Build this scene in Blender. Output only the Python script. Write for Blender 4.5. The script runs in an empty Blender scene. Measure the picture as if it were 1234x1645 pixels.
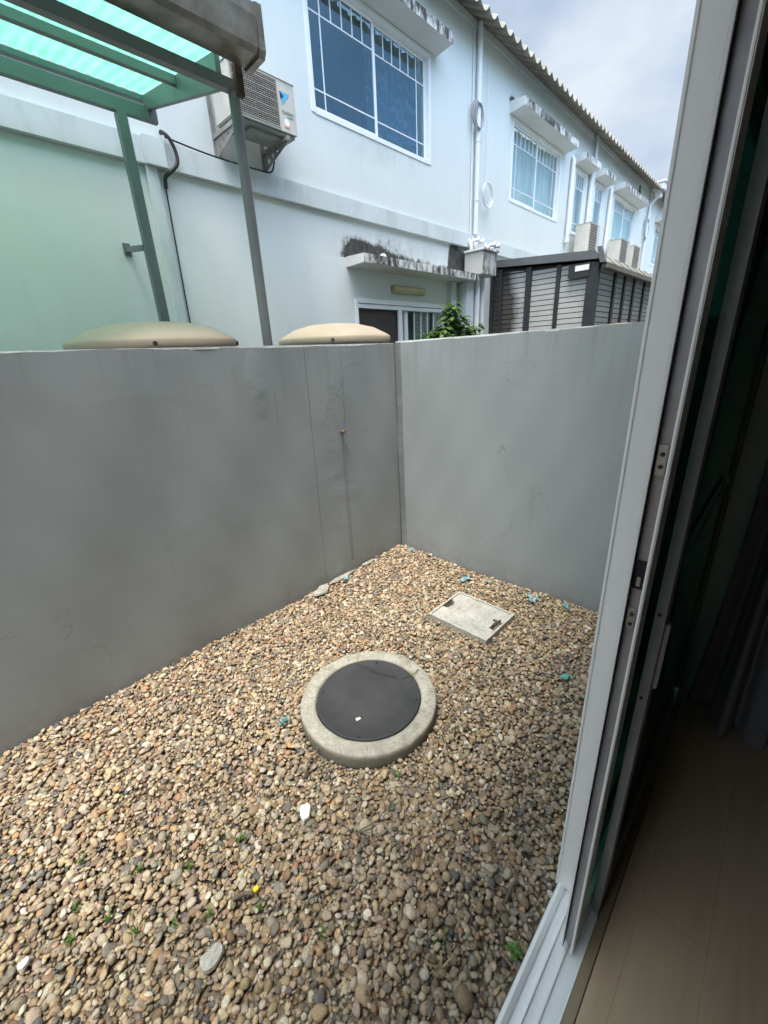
import bpy, bmesh, math, random
import numpy as np
from mathutils import Matrix, Vector, Euler
PI = math.pi
R = math.radians
SC = bpy.context.scene

# ------------------------------------------------------------------ camera
cd = bpy.data.cameras.new('camera')
cam = bpy.data.objects.new('camera', cd)
SC.collection.objects.link(cam)
cam.matrix_world = (Matrix.Translation((0, 0, 1.9)) @ Matrix.Rotation(R(-45.894), 4, 'Z')
                    @ Matrix.Rotation(R(69.325), 4, 'X') @ Matrix.Rotation(R(-2.913), 4, 'Z'))
cd.sensor_fit = 'HORIZONTAL'
cd.sensor_width = 36
cd.lens = 663.93 / 1234 * 36
cd.clip_start = 0.02
cd.clip_end = 500
SC.camera = cam

# ------------------------------------------------------------------ sky, sun, exposure
SUN_EL, SUN_AZ = 76.0, 200.0     # azimuth measured anticlockwise from +X, direction towards the sun
w = bpy.data.worlds.new('World')
SC.world = w
w.use_nodes = True
nt = w.node_tree
nt.nodes.clear()
N = nt.nodes.new
L = nt.links.new
out = N('ShaderNodeOutputWorld')
bg = N('ShaderNodeBackground')
bg.inputs['Strength'].default_value = 0.15
sky = N('ShaderNodeTexSky')
sky.sky_type = 'NISHITA'
sky.sun_disc = False
sky.sun_elevation = R(SUN_EL)
sky.sun_rotation = R(90 - SUN_AZ)
sky.air_density = 1.0
sky.dust_density = 1.2
tc = N('ShaderNodeTexCoord')
n1 = N('ShaderNodeTexNoise')
n1.inputs['Scale'].default_value = 2.6
n1.inputs['Detail'].default_value = 7
n1.inputs['Roughness'].default_value = 0.55
n1.inputs['Distortion'].default_value = 0.4
mp = N('ShaderNodeMapping')
mp.inputs['Scale'].default_value = (1, 1, 1.8)
mp.inputs['Location'].default_value = (0.35, 0.1, 0.6)
L(tc.outputs['Generated'], mp.inputs['Vector'])
L(mp.outputs['Vector'], n1.inputs['Vector'])
sep = N('ShaderNodeSeparateXYZ')
L(tc.outputs['Generated'], sep.inputs[0])
mr = N('ShaderNodeMapRange')            # fewer clouds in the southern half (behind the photographer)
mr.inputs['From Min'].default_value = -0.5
mr.inputs['From Max'].default_value = 0.0
mr.inputs['To Min'].default_value = -0.30
mr.inputs['To Max'].default_value = 0.16
L(sep.outputs['Y'], mr.inputs['Value'])
ad = N('ShaderNodeMath'); ad.operation = 'ADD'
L(n1.outputs['Fac'], ad.inputs[0]); L(mr.outputs['Result'], ad.inputs[1])
cr = N('ShaderNodeValToRGB')
cr.color_ramp.elements[0].position = 0.38; cr.color_ramp.elements[0].color = (0, 0, 0, 1)
cr.color_ramp.elements[1].position = 0.66; cr.color_ramp.elements[1].color = (1, 1, 1, 1)
L(ad.outputs[0], cr.inputs['Fac'])
n2 = N('ShaderNodeTexNoise')
n2.inputs['Scale'].default_value = 3.3; n2.inputs['Detail'].default_value = 6
L(mp.outputs['Vector'], n2.inputs['Vector'])
cc = N('ShaderNodeValToRGB')
cc.color_ramp.elements[0].position = 0.36; cc.color_ramp.elements[0].color = (2.0, 2.45, 3.2, 1)
cc.color_ramp.elements[1].position = 0.62; cc.color_ramp.elements[1].color = (3.2, 3.6, 4.0, 1)
L(n2.outputs['Fac'], cc.inputs['Fac'])
mx = N('ShaderNodeMixRGB')
L(cr.outputs['Color'], mx.inputs['Fac'])
L(sky.outputs['Color'], mx.inputs['Color1']); L(cc.outputs['Color'], mx.inputs['Color2'])
# added sky glow, out of view high behind the photographer, lights facade and walls
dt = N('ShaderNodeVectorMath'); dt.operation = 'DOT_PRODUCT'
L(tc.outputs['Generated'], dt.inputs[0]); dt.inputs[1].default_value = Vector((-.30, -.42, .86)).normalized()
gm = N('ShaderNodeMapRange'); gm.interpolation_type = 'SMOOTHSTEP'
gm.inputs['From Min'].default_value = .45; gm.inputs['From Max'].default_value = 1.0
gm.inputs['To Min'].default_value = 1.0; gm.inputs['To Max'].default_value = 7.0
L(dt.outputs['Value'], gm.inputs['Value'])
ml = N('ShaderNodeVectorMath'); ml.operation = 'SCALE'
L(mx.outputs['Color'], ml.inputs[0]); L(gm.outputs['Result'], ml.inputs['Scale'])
tn = N('ShaderNodeMapRange'); tn.data_type = 'FLOAT_VECTOR'      # the added glow is tinted warmer than the open sky
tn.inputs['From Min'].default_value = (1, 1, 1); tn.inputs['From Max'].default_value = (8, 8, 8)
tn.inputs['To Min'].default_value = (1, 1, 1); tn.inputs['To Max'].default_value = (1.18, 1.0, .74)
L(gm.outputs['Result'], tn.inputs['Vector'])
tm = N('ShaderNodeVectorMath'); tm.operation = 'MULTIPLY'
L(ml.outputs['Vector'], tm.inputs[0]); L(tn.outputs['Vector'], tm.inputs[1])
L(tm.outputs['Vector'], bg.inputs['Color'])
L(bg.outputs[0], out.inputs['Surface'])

ld = bpy.data.lights.new('sun', 'SUN')
ld.energy = 3.0
ld.angle = R(16)
ld.color = (1.0, 0.96, 0.88)
sun = bpy.data.objects.new('sun', ld)
SC.collection.objects.link(sun)
sdir = Vector((math.cos(R(SUN_EL)) * math.cos(R(SUN_AZ)), math.cos(R(SUN_EL)) * math.sin(R(SUN_AZ)), math.sin(R(SUN_EL))))
sun.rotation_euler = sdir.to_track_quat('Z', 'Y').to_euler()
sun.location = (0, 0, 12)

SC.view_settings.view_transform = 'Standard'
SC.view_settings.look = 'None'
SC.view_settings.gamma = 1
SC.view_settings.exposure = 0.70

random.seed(7)
rng = np.random.default_rng(7)
YW, XW = 2.675, 3.005       # inner faces of the two garden walls
YF = 4.6                    # face of the houses opposite

# ------------------------------------------------------------------ material helpers
MATS = {}
class MT:
    """small wrapper round a node tree"""
    def __init__(s, name):
        s.m = bpy.data.materials.new(name); s.m.use_nodes = True
        s.t = s.m.node_tree
        s.b = s.t.nodes['Principled BSDF']; s.o = s.t.nodes['Material Output']
        s.co = None
    def n(s, typ, **kw):
        x = s.t.nodes.new(typ)
        for k, v in kw.items(): setattr(x, k, v)
        return x
    def l(s, a, b): s.t.links.new(a, b)
    def coord(s):                                   # world position in metres
        if s.co is None: s.co = s.n('ShaderNodeNewGeometry').outputs['Position']
        return s.co
    def noise(s, scale, detail=4, rough=.55, stretch=None, dist=0, vec=None, off=(0, 0, 0)):
        v = vec or s.coord()
        m = s.n('ShaderNodeMapping'); s.l(v, m.inputs['Vector'])
        m.inputs['Scale'].default_value = stretch or (1, 1, 1); m.inputs['Location'].default_value = off
        x = s.n('ShaderNodeTexNoise'); s.l(m.outputs['Vector'], x.inputs['Vector'])
        x.inputs['Scale'].default_value = scale; x.inputs['Detail'].default_value = detail
        x.inputs['Roughness'].default_value = rough; x.inputs['Distortion'].default_value = dist
        return x.outputs['Fac']
    def ramp(s, fac, *stops):
        r = s.n('ShaderNodeValToRGB'); s.l(fac, r.inputs['Fac'])
        e = r.color_ramp.elements
        while len(e) < len(stops): e.new(0.5)
        for i, (p, c) in enumerate(stops):
            if not isinstance(c, (tuple, list)): c = (c, c, c)
            e[i].position = p; e[i].color = (*c[:3], 1)
        return r.outputs['Color']
    def mix(s, fac, a, b, mode='MIX'):
        x = s.n('ShaderNodeMixRGB'); x.blend_type = mode
        for v, i in ((fac, 'Fac'), (a, 'Color1'), (b, 'Color2')):
            if isinstance(v, (int, float)): x.inputs[i].default_value = v if i == 'Fac' else (v, v, v, 1)
            elif isinstance(v, (tuple, list)): x.inputs[i].default_value = (*v[:3], 1)
            else: s.l(v, x.inputs[i])
        return x.outputs['Color']
    def math(s, op, a, b=None, clamp=False):
        x = s.n('ShaderNodeMath'); x.operation = op; x.use_clamp = clamp
        for i, v in enumerate((a, b)):
            if v is None: continue
            if isinstance(v, (int, float)): x.inputs[i].default_value = v
            else: s.l(v, x.inputs[i])
        return x.outputs[0]
    def bump(s, h, strength=.3, dist=.01, prev=None):
        b = s.n('ShaderNodeBump'); s.l(h, b.inputs['Height'])
        b.inputs['Strength'].default_value = strength; b.inputs['Distance'].default_value = dist
        if prev is not None: s.l(prev, b.inputs['Normal'])
        return b.outputs['Normal']
    def gauss(s, cen, size):                        # 1 at cen falling to 0 at an ellipsoid of half-axes size
        v = s.n('ShaderNodeVectorMath', operation='SUBTRACT'); s.l(s.coord(), v.inputs[0]); v.inputs[1].default_value = cen
        d = s.n('ShaderNodeVectorMath', operation='DIVIDE'); s.l(v.outputs[0], d.inputs[0]); d.inputs[1].default_value = size
        k = s.n('ShaderNodeVectorMath', operation='LENGTH'); s.l(d.outputs[0], k.inputs[0])
        return s.math('SUBTRACT', 1.0, k.outputs['Value'], True)
    def set(s, **kw):
        for k, v in kw.items():
            i = s.b.inputs[{'color': 'Base Color', 'rough': 'Roughness', 'metal': 'Metallic', 'normal': 'Normal', 'spec': 'Specular IOR Level'}[k]]
            if isinstance(v, (int, float)): i.default_value = v
            elif isinstance(v, (tuple, list)): i.default_value = (*v[:3], 1)
            else: s.l(v, i)
        return s

def simple(name, col, rough=.5, metal=0, var=.12, scale=6, bump=.0, spec=.5, grime=0.0):
    if name in MATS: return MATS[name]
    s = MT(name)
    f = s.noise(scale, 5, .6)
    c = s.ramp(f, (.3, tuple(x * (1 - var) for x in col)), (.7, tuple(min(1, x * (1 + var)) for x in col)))
    if grime:
        g = s.noise(scale * 2.3, 6, .65, stretch=(1, 1, .35), off=(3, 1, 2))
        c = s.mix(s.math('MULTIPLY', s.ramp(g, (.48, 0.), (.72, 1.)), grime), c, (.10, .095, .08))
    s.set(color=c, rough=s.ramp(s.noise(scale * 4, 3), (.3, rough * .85), (.7, min(1, rough * 1.15))), metal=metal, spec=spec)
    if bump: s.set(normal=s.bump(s.noise(scale * 12, 4), bump, .004))
    MATS[name] = s.m
    return s.m

def facade_mat():
    s = MT('white_painted_render')
    base = s.ramp(s.noise(.9, 5, .6), (.3, (.60, .665, .65)), (.7, (.66, .72, .70)))
    base = s.mix(.5, base, s.ramp(s.noise(2.0, 6, .7, stretch=(1, 1, .18)), (.35, (.605, .65, .635)), (.65, (.66, .705, .685))))
    # faint runs of dirt
    runs = s.ramp(s.noise(7, 5, .7, stretch=(1, 1, .07), off=(1, 0, 3)), (.56, 0.), (.80, 1.))
    base = s.mix(s.math('MULTIPLY', runs, .18), base, (.40, .42, .40))
    # mildew: above the small door awning, and round the drain box
    nz = s.noise(5, 7, .7, stretch=(1.2, 1, .8), dist=.5)
    fine = s.noise(19, 6, .7, stretch=(1.1, 1, .7))
    sp = s.n('ShaderNodeSeparateXYZ'); s.l(s.coord(), sp.inputs[0])
    okz = s.math('ADD', s.math('GREATER_THAN', sp.outputs['Z'], 3.13), s.math('GREATER_THAN', sp.outputs['X'], 6.6), True)
    tot = None
    for cen, size, k in (((4.48, YF, 3.18), (.34, .6, .26), 3.0), ((4.75, YF, 3.18), (.55, .6, .20), 2.0), ((5.6, YF, 3.10), (1.1, .6, .22), 1.9), ((6.45, YF, 3.08), (.55, .6, .20), 1.9),
                         ((6.75, YF, 3.30), (.20, .7, .42), 4.0), ((7.0, YF, 3.28), (.35, .7, .45), 2.4), ((5.0, YF, 3.2), (.7, .6, .30), 1.0),
                         ((7.05, YF, 3.0), (.3, .7, .3), 2.0), ((8.6, YF, 5.98), (.25, .3, .10), 2.5)):
        g = s.math('MULTIPLY', s.gauss(cen, size), k)
        tot = g if tot is None else s.math('ADD', tot, g)
    v = s.math('ADD', tot, s.math('MULTIPLY', s.math('SUBTRACT', nz, .5), 2.2))
    v = s.math('ADD', v, s.math('MULTIPLY', s.math('SUBTRACT', fine, .5), 2.2))
    v = s.math('MULTIPLY', s.math('MULTIPLY', v, s.math('GREATER_THAN', tot, .001)), okz)
    veil = s.gauss((5.3, YF, 3.15), (1.5, .6, .46))
    for q in (((7.35, YF, 3.5), (.5, .3, .3)), ((5.0, YF, 4.45), (1.1, .3, .25)), ((3.0, YF, 3.95), (.7, .3, .3))): veil = s.math('ADD', veil, s.math('MULTIPLY', s.gauss(*q), .45), True)
    veil = s.math('MULTIPLY', s.math('MULTIPLY', veil, okz), s.ramp(s.noise(4, 6, .7, stretch=(1, 1, .5), off=(3, 3, 3)), (.35, 0.), (.7, 1.)))
    base = s.mix(s.math('MULTIPLY', veil, .75), base, (.20, .20, .185))
    st = s.ramp(v, (.25, 0.), (1.5, 1.))
    c = s.mix(s.math('MULTIPLY', st, .96), base, s.ramp(fine, (.35, (.014, .014, .013)), (.65, (.075, .072, .065))))
    s.set(color=c, rough=.85, spec=.2)
    s.set(normal=s.bump(s.noise(60, 5, .6), .12, .004, s.bump(s.noise(1.6, 3), .25, .03)))
    return s.m

def mildew_mat(name, face=(.66, .68, .67), amount=1.0):
    """painted concrete slab: exposed front edge and top carry black algae streaks, underside stays clean"""
    s = MT(name)
    base = s.ramp(s.noise(1.5, 5), (.3, tuple(x * .9 for x in face)), (.7, face))
    geo = s.n('ShaderNodeNewGeometry')
    sp = s.n('ShaderNodeSeparateXYZ'); s.l(geo.outputs['True Normal'], sp.inputs[0])
    front = s.math('LESS_THAN', sp.outputs['Y'], -.5)
    top = s.math('GREATER_THAN', sp.outputs['Z'], .5)
    msk = s.math('ADD', front, top, True)
    a = s.noise(11, 7, .72, stretch=(1, 1, .35), dist=.3)
    b = s.noise(2.5, 4, .6, off=(4, 0, 0))
    v = s.math('ADD', s.math('MULTIPLY', a, .75), s.math('MULTIPLY', b, .35))
    st = s.ramp(v, (.52 - .02 * amount, 0.), (.62, 1.))
    st = s.math('MULTIPLY', st, msk)
    veil = s.math('MULTIPLY', s.ramp(v, (.45, 0.), (.56, 1.)), msk)
    c = s.mix(s.math('MULTIPLY', veil, .45), base, (.22, .22, .20))
    c = s.mix(s.math('MULTIPLY', st, .94), c, s.ramp(s.noise(40, 3), (.3, (.012, .012, .011)), (.7, (.06, .058, .05))))
    s.set(color=c, rough=.9, spec=.15, normal=s.bump(s.noise(50, 5, .7), .3, .006))
    return s.m

def garden_wall_mat():
    s = MT('grey_painted_render')
    base = s.ramp(s.noise(1.1, 6, .6), (.3, (.292, .322, .336)), (.7, (.318, .350, .364)))
    base = s.mix(.45, base, s.ramp(s.noise(2.2, 6, .7, stretch=(1, 1, .25), dist=.6), (.3, (.284, .314, .328)), (.7, (.326, .356, .370))))
    base = s.mix(s.math('MULTIPLY', s.ramp(s.noise(2.7, 6, .7, off=(7, 3, 1)), (.52, 0.), (.75, 1.)), .08), base, (.30, .30, .27))
    # dirt band near the gravel
    sp = s.n('ShaderNodeSeparateXYZ'); s.l(s.coord(), sp.inputs[0])
    low = s.math('MULTIPLY', s.math('SUBTRACT', .22, sp.outputs['Z'], True), 2.4)
    low = s.math('MULTIPLY', low, s.ramp(s.noise(6, 6, .7), (.3, 0.), (.7, 1.)))
    base = s.mix(low, base, (.14, .13, .105))
    # drip run under the little brass stub, thin vertical cracks in the paint, dark line at the corner (long wall)
    def line(x, slope, wid, z0, z1, k):
        xx = s.math('ADD', s.math('SUBTRACT', sp.outputs['X'], x), s.math('MULTIPLY', sp.outputs['Z'], slope))
        xx = s.math('ADD', xx, s.math('MULTIPLY', s.math('SUBTRACT', s.noise(9, 3, stretch=(0, 0, 1)), .5), .02))
        d = s.math('SUBTRACT', 1.0, s.math('DIVIDE', s.math('ABSOLUTE', xx), wid), True)
        d = s.math('MULTIPLY', d, s.math('GREATER_THAN', sp.outputs['Z'], z0))
        d = s.math('MULTIPLY', d, s.math('LESS_THAN', sp.outputs['Z'], z1))
        d = s.math('MULTIPLY', d, s.math('GREATER_THAN', sp.outputs['Y'], 2.6))
        return s.math('MULTIPLY', d, k)
    cracks = None
    for a in ((1.977, -.010, .006, 0, 2.1, .55), (2.31, -.021, .006, .1, 2.1, .45), (2.30, .0, .02, .1, 1.31, .35), (1.7, .0, .005, 1.45, 1.7, .5), (3.003, .0, .014, 0, 2.1, .6)):
        d = line(*a); cracks = d if cracks is None else s.math('ADD', cracks, d, True)
    base = s.mix(cracks, base, (.09, .09, .08))
    vd = s.ramp(s.noise(5, 6, .75, stretch=(1, 1, .06), off=(0, 2, 5)), (.60, 0.), (.85, 1.))
    base = s.mix(s.math('MULTIPLY', vd, .35), base, (.12, .12, .11))
    topz = s.math('MULTIPLY', s.math('SUBTRACT', sp.outputs['Z'], 1.5, True), 2.0)
    drip = s.ramp(s.noise(11, 6, .75, stretch=(1, 1, .05), off=(6, 2, 5)), (.52, 0.), (.72, 1.))
    base = s.mix(s.math('MULTIPLY', s.math('MULTIPLY', topz, drip), .45), base, (.13, .135, .13))
    vo = s.n('ShaderNodeTexVoronoi'); vo.feature = 'DISTANCE_TO_EDGE'; vo.inputs['Scale'].default_value = 1.1
    wv = s.n('ShaderNodeVectorMath', operation='ADD'); s.l(s.coord(), wv.inputs[0])
    wn = s.n('ShaderNodeTexNoise'); s.l(s.coord(), wn.inputs['Vector']); wn.inputs['Scale'].default_value = 3.5; wn.inputs['Detail'].default_value = 6
    ws = s.n('ShaderNodeVectorMath', operation='SCALE'); s.l(wn.outputs['Color'], ws.inputs[0]); ws.inputs['Scale'].default_value = .55
    s.l(ws.outputs[0], wv.inputs[1]); s.l(wv.outputs[0], vo.inputs['Vector'])
    hair = s.math('MULTIPLY', s.ramp(vo.outputs['Distance'], (.0, 1.), (.0045, 0.)), s.ramp(s.noise(1.3, 3, .5, off=(9, 1, 4)), (.50, 0.), (.60, 1.)))
    base = s.mix(s.math('MULTIPLY', hair, .45), base, (.12, .125, .12))
    # small rough patches of filler under the paint
    h = s.noise(1.3, 4, .5)
    p = s.math('MULTIPLY', s.gauss((1.57, YW, 1.75), (.09, .2, .25)), s.noise(14, 5, .6))
    p2 = s.math('MULTIPLY', s.gauss((2.25, YW, .9), (.28, .2, 1.3)), s.noise(7, 5, .6))
    nrm = s.bump(h, .05, .05); nrm = s.bump(s.noise(5, 5, .6, stretch=(.4, .4, 1)), .20, .012, nrm)
    nrm = s.bump(s.math('ADD', p, p2), .5, .025, nrm)
    nrm = s.bump(s.noise(90, 4, .6), .16, .003, nrm)
    s.set(color=base, rough=.62, spec=.3, normal=nrm)
    return s.m

def pebble_mat():
    s = MT('river_pebbles')
    a = s.n('ShaderNodeAttribute'); a.attribute_name = 'Col'
    f = s.noise(95, 4, .65)
    c = s.mix(.8, a.outputs['Color'], s.ramp(f, (.3, .62), (.7, 1.25)), 'MULTIPLY')
    v = s.ramp(s.noise(26, 7, .75, off=(5, 2, 0)), (.45, 0.), (.68, 1.))
    c = s.mix(s.math('MULTIPLY', v, .18), c, (.36, .31, .24))          # dust caked on the stones
    s.set(color=c, rough=.6, spec=.35, normal=s.bump(s.noise(260, 3, .6), .25, .002))
    return s.m

def soil_mat():
    s = MT('damp_soil')
    c = s.ramp(s.noise(14, 7, .7), (.3, (.045, .035, .026)), (.7, (.16, .125, .09)))
    s.set(color=c, rough=.95, spec=.1, normal=s.bump(s.noise(70, 6, .7), .9, .02))
    return s.m

def grit_mat():
    s = MT('sandy_grit')
    c = s.ramp(s.noise(160, 5, .8), (.3, (.15, .12, .085)), (.7, (.42, .35, .26)))
    s.set(color=c, rough=.95, spec=.1, normal=s.bump(s.noise(220, 5, .8), 1.0, .008))
    return s.m

def concrete_mat(name, a=(.40, .385, .34), b=(.60, .58, .53), moss=.5, sidez=None):
    s = MT(name)
    c = s.ramp(s.noise(9, 8, .72), (.3, a), (.7, b))
    c = s.mix(.35, c, s.ramp(s.noise(85, 4, .7), (.35, .5), (.65, 1.3)), 'MULTIPLY')
    g = s.ramp(s.noise(17, 7, .75, off=(2, 5, 1)), (.52, 0.), (.66, 1.))
    c = s.mix(s.math('MULTIPLY', g, moss), c, (.16, .165, .10))
    if sidez:
        sp = s.n('ShaderNodeSeparateXYZ'); s.l(s.coord(), sp.inputs[0])
        k = s.ramp(s.math('ADD', sp.outputs['Z'], s.math('MULTIPLY', s.math('SUBTRACT', s.noise(30, 4), .5), .03)), (sidez - .028, 1.), (sidez - .006, 0.))
        c = s.mix(s.math('MULTIPLY', k, .8), c, (.15, .145, .11))
    s.set(color=c, rough=.92, spec=.15, normal=s.bump(s.noise(60, 6, .75), .5, .006))
    return s.m

def rubber_mat():
    s = MT('black_plastic_cover')
    c = s.ramp(s.noise(6, 7, .7), (.3, (.034, .035, .037)), (.7, (.052, .054, .056)))
    dust = s.math('MULTIPLY', s.gauss((1.18, 1.36, .1), (.26, .26, .3)), s.ramp(s.noise(22, 6, .75), (.3, .25), (.7, 1.)))
    c = s.mix(s.math('MULTIPLY', dust, .07), c, (.30, .285, .25))
    sc = s.ramp(s.noise(55, 4, .8, stretch=(.25, 1.5, 1), dist=.6), (.68, 0.), (.74, 1.))
    c = s.mix(s.math('MULTIPLY', sc, .3), c, (.33, .32, .3))
    s.set(color=c, rough=.62, spec=.22, normal=s.bump(s.noise(240, 3), .25, .002))
    return s.m

def polycarb_mat():
    s = MT('green_translucent_sheet')
    t = s.t; s.t.nodes.remove(s.b)
    tl = s.n('ShaderNodeBsdfTranslucent'); tp = s.n('ShaderNodeBsdfTransparent'); gl = s.n('ShaderNodeBsdfGlossy')
    df = s.n('ShaderNodeBsdfDiffuse')
    c = s.ramp(s.noise(5, 7, .75, stretch=(1, .35, 1)), (.3, (.165, .54, .37)), (.6, (.25, .66, .48)))
    c = s.mix(s.ramp(s.noise(16, 6, .8, off=(3, 3, 0)), (.58, 0.), (.68, .6)), c, (.12, .30, .22))
    s.l(c, tl.inputs['Color']); s.l(c, tp.inputs['Color']); df.inputs['Color'].default_value = (.25, .62, .54, 1)
    gl.inputs['Roughness'].default_value = .2; gl.inputs['Color'].default_value = (.8, 1, .95, 1)
    m1 = s.n('ShaderNodeMixShader'); m1.inputs[0].default_value = .30; s.l(tl.outputs[0], m1.inputs[1]); s.l(tp.outputs[0], m1.inputs[2])
    m3 = s.n('ShaderNodeMixShader'); m3.inputs[0].default_value = .12; s.l(m1.outputs[0], m3.inputs[1]); s.l(df.outputs[0], m3.inputs[2])
    m2 = s.n('ShaderNodeMixShader'); m2.inputs[0].default_value = .05; s.l(m3.outputs[0], m2.inputs[1]); s.l(gl.outputs[0], m2.inputs[2])
    s.l(m2.outputs[0], s.o.inputs['Surface'])
    return s.m

def glass_mat(name, tint, refl=(1, 1, 1), ior=1.5, boost=0.0, rough=0.0):
    s = MT(name); s.t.nodes.remove(s.b)
    tp = s.n('ShaderNodeBsdfTransparent'); tp.inputs['Color'].default_value = (*tint, 1)
    gl = s.n('ShaderNodeBsdfGlossy'); gl.inputs['Roughness'].default_value = rough; gl.inputs['Color'].default_value = (*refl, 1)
    fr = s.n('ShaderNodeFresnel'); fr.inputs['IOR'].default_value = ior
    b = s.n('ShaderNodeBump'); b.inputs['Strength'].default_value = .04; b.inputs['Distance'].default_value = .02
    s.l(s.noise(1.5, 2), b.inputs['Height']); s.l(b.outputs[0], gl.inputs['Normal'])
    m = s.n('ShaderNodeMixShader'); gb_ = s.n('ShaderNodeNewGeometry'); s.l(s.math('MULTIPLY', s.math('ADD', fr.outputs[0], boost, True), s.math('SUBTRACT', 1.0, gb_.outputs['Backfacing'])), m.inputs[0])
    s.l(tp.outputs[0], m.inputs[1]); s.l(gl.outputs[0], m.inputs[2]); s.l(m.outputs[0], s.o.inputs['Surface'])
    return s.m

def curtain_mat(name, col, lace=0.0, lacecol=(.7, .8, .85)):
    s = MT(name)
    c = s.ramp(s.noise(3, 4, stretch=(4, 1, .3)), (.3, tuple(x * .75 for x in col)), (.7, col))
    if lace:
        p = s.noise(5.5, 2, .5, dist=1.6)
        q = s.ramp(s.noise(2.2, 1, stretch=(1.3, 1, .25), off=(2, 0, 0)), (.46, 0.), (.56, 1.))
        r = s.math('MULTIPLY', s.ramp(p, (.52, 0.), (.58, 1.)), q)
        c = s.mix(s.math('MULTIPLY', r, lace), c, lacecol)
    s.set(color=c, rough=.95, spec=.05)
    return s.m

def roof_mat():
    s = MT('weathered_fibre_cement')
    c = s.ramp(s.noise(2.5, 6, .65), (.3, (.19, .175, .145)), (.7, (.34, .32, .28)))
    g = s.ramp(s.noise(9, 7, .75), (.5, 0.), (.7, 1.))
    c = s.mix(s.math('MULTIPLY', g, .5), c, (.10, .095, .075))
    s.set(color=c, rough=.95, spec=.1, normal=s.bump(s.noise(40, 5, .7), .4, .008))
    return s.m

def wood_mat():
    s = MT('laminate_floor')
    c = s.ramp(s.noise(4, 7, .65, stretch=(.35, 3.2, 1), dist=.5), (.3, (.43, .325, .22)), (.7, (.55, .43, .30)))
    b = s.n('ShaderNodeTexBrick'); s.l(s.coord(), b.inputs['Vector'])
    b.inputs['Scale'].default_value = 1.0; b.inputs['Brick Width'].default_value = 1.2; b.inputs['Row Height'].default_value = .19
    b.inputs['Mortar Size'].default_value = .0015; b.inputs['Color1'].default_value = (1, 1, 1, 1); b.inputs['Color2'].default_value = (.97, .97, .97, 1)
    b.inputs['Mortar'].default_value = (.80, .80, .80, 1)
    c = s.mix(1, c, b.outputs['Color'], 'MULTIPLY')
    s.set(color=c, rough=.38, spec=.4)
    return s.m

def leaf_mat(name, a, b):
    s = MT(name)
    c = s.ramp(s.noise(14, 3), (.3, a), (.7, b))
    s.set(color=c, rough=.5, spec=.35)
    s.b.inputs['Transmission Weight'].default_value = 0
    tl = s.n('ShaderNodeBsdfTranslucent'); s.l(c, tl.inputs['Color'])
    m = s.n('ShaderNodeMixShader'); m.inputs[0].default_value = .3
    s.l(s.b.outputs[0], m.inputs[1]); s.l(tl.outputs[0], m.inputs[2]); s.l(m.outputs[0], s.o.inputs['Surface'])
    return s.m

def tank_mat():
    s = MT('beige_speckled_plastic')
    c = s.ramp(s.noise(220, 2, .7), (.35, (.22, .18, .135)), (.65, (.40, .345, .27)))
    c = s.mix(.5, c, s.ramp(s.noise(3, 5), (.3, (.27, .225, .17)), (.7, (.385, .335, .26))))
    c = s.mix(s.ramp(s.noise(11, 6, .7, off=(1, 6, 2)), (.60, 0.), (.70, .35)), c, (.30, .26, .19))
    s.set(color=c, rough=.6, spec=.3)
    return s.m

M_facade = facade_mat()
M_mildew = mildew_mat('mildewed_concrete')
M_mildew2 = mildew_mat('stained_drain_box', (.50, .51, .49), 1.6)
M_trim = simple('band_paint', (.54, .605, .60), .85, var=.05, scale=2, grime=.22, bump=.15)
M_gwall = garden_wall_mat()
M_coping = simple('sunlit_pale_coping', (.68, .70, .70), .85, var=.15, scale=9, grime=.35)  # pale tone painted in for the sunlit top of the walls
M_pebble = pebble_mat(); M_soil = soil_mat()
M_grit = grit_mat()
M_ring = concrete_mat('weathered_ring_concrete', (.27, .255, .215), (.48, .455, .39), .66, .072)
M_slab = concrete_mat('pale_slab_concrete', (.33, .32, .29), (.52, .51, .47), .55)
M_lid = rubber_mat()
M_poly = polycarb_mat()
M_steel = simple('grey_green_painted_steel', (.16, .17, .172), .45, 0, .12, 3, spec=.5, grime=.12)
M_alu = simple('weathered_gutter_metal', (.30, .28, .25), .34, .85, .30, 7, spec=.5, grime=.35)
M_pvc = simple('white_pvc_pipe', (.70, .73, .75), .5, 0, .06, 4, grime=.12)
M_frame = simple('white_window_frame', (.78, .81, .83), .4, 0, .04, 5)
M_blueglass = glass_mat('blue_tinted_glass', (.60, .72, .82), (.72, .98, .95), 1.5, .16)
M_paleglass = glass_mat('pale_window_glass', (.92, .97, .97), (.85, .97, 1.0), 1.5, .10)
M_doorglass = glass_mat('green_door_glass', (.28, .42, .38), (.55, .8, .72), 1.35, 0.0)
M_curt_blue = curtain_mat('deep_blue_curtain', (.055, .10, .15))
M_curt_lace = curtain_mat('lace_curtain', (.15, .27, .33), .35, (.50, .62, .66))
M_curt_pale = curtain_mat('pale_green_curtain', (.62, .70, .67))
M_curt_dark = curtain_mat('dark_grey_curtain', (.26, .255, .255))
M_dark = simple('dark_void_paint', (.03, .03, .03), .9)
M_dark_opening = simple('dark_opening_paint', (.055, .043, .038), .6, var=.2, scale=4)
M_roof = roof_mat()
M_acwhite = simple('cream_enamel', (.52, .51, .46), .45, 0, .08, 5, grime=.15)
M_acgrey = simple('galvanised_tray', (.30, .33, .31), .45, .3, .15, 9, grime=.2)
M_grille = simple('pale_wire_guard', (.50, .48, .43), .5, 0, .05, 5)
M_acdark = simple('dark_coil_fins', (.085, .075, .065), .7, .2, .2, 20)
M_bracket = simple('galvanised_bracket', (.33, .32, .30), .5, .4, .2, 9, grime=.4)
M_black = simple('black_cable_sheath', (.02, .02, .022), .6)
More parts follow.
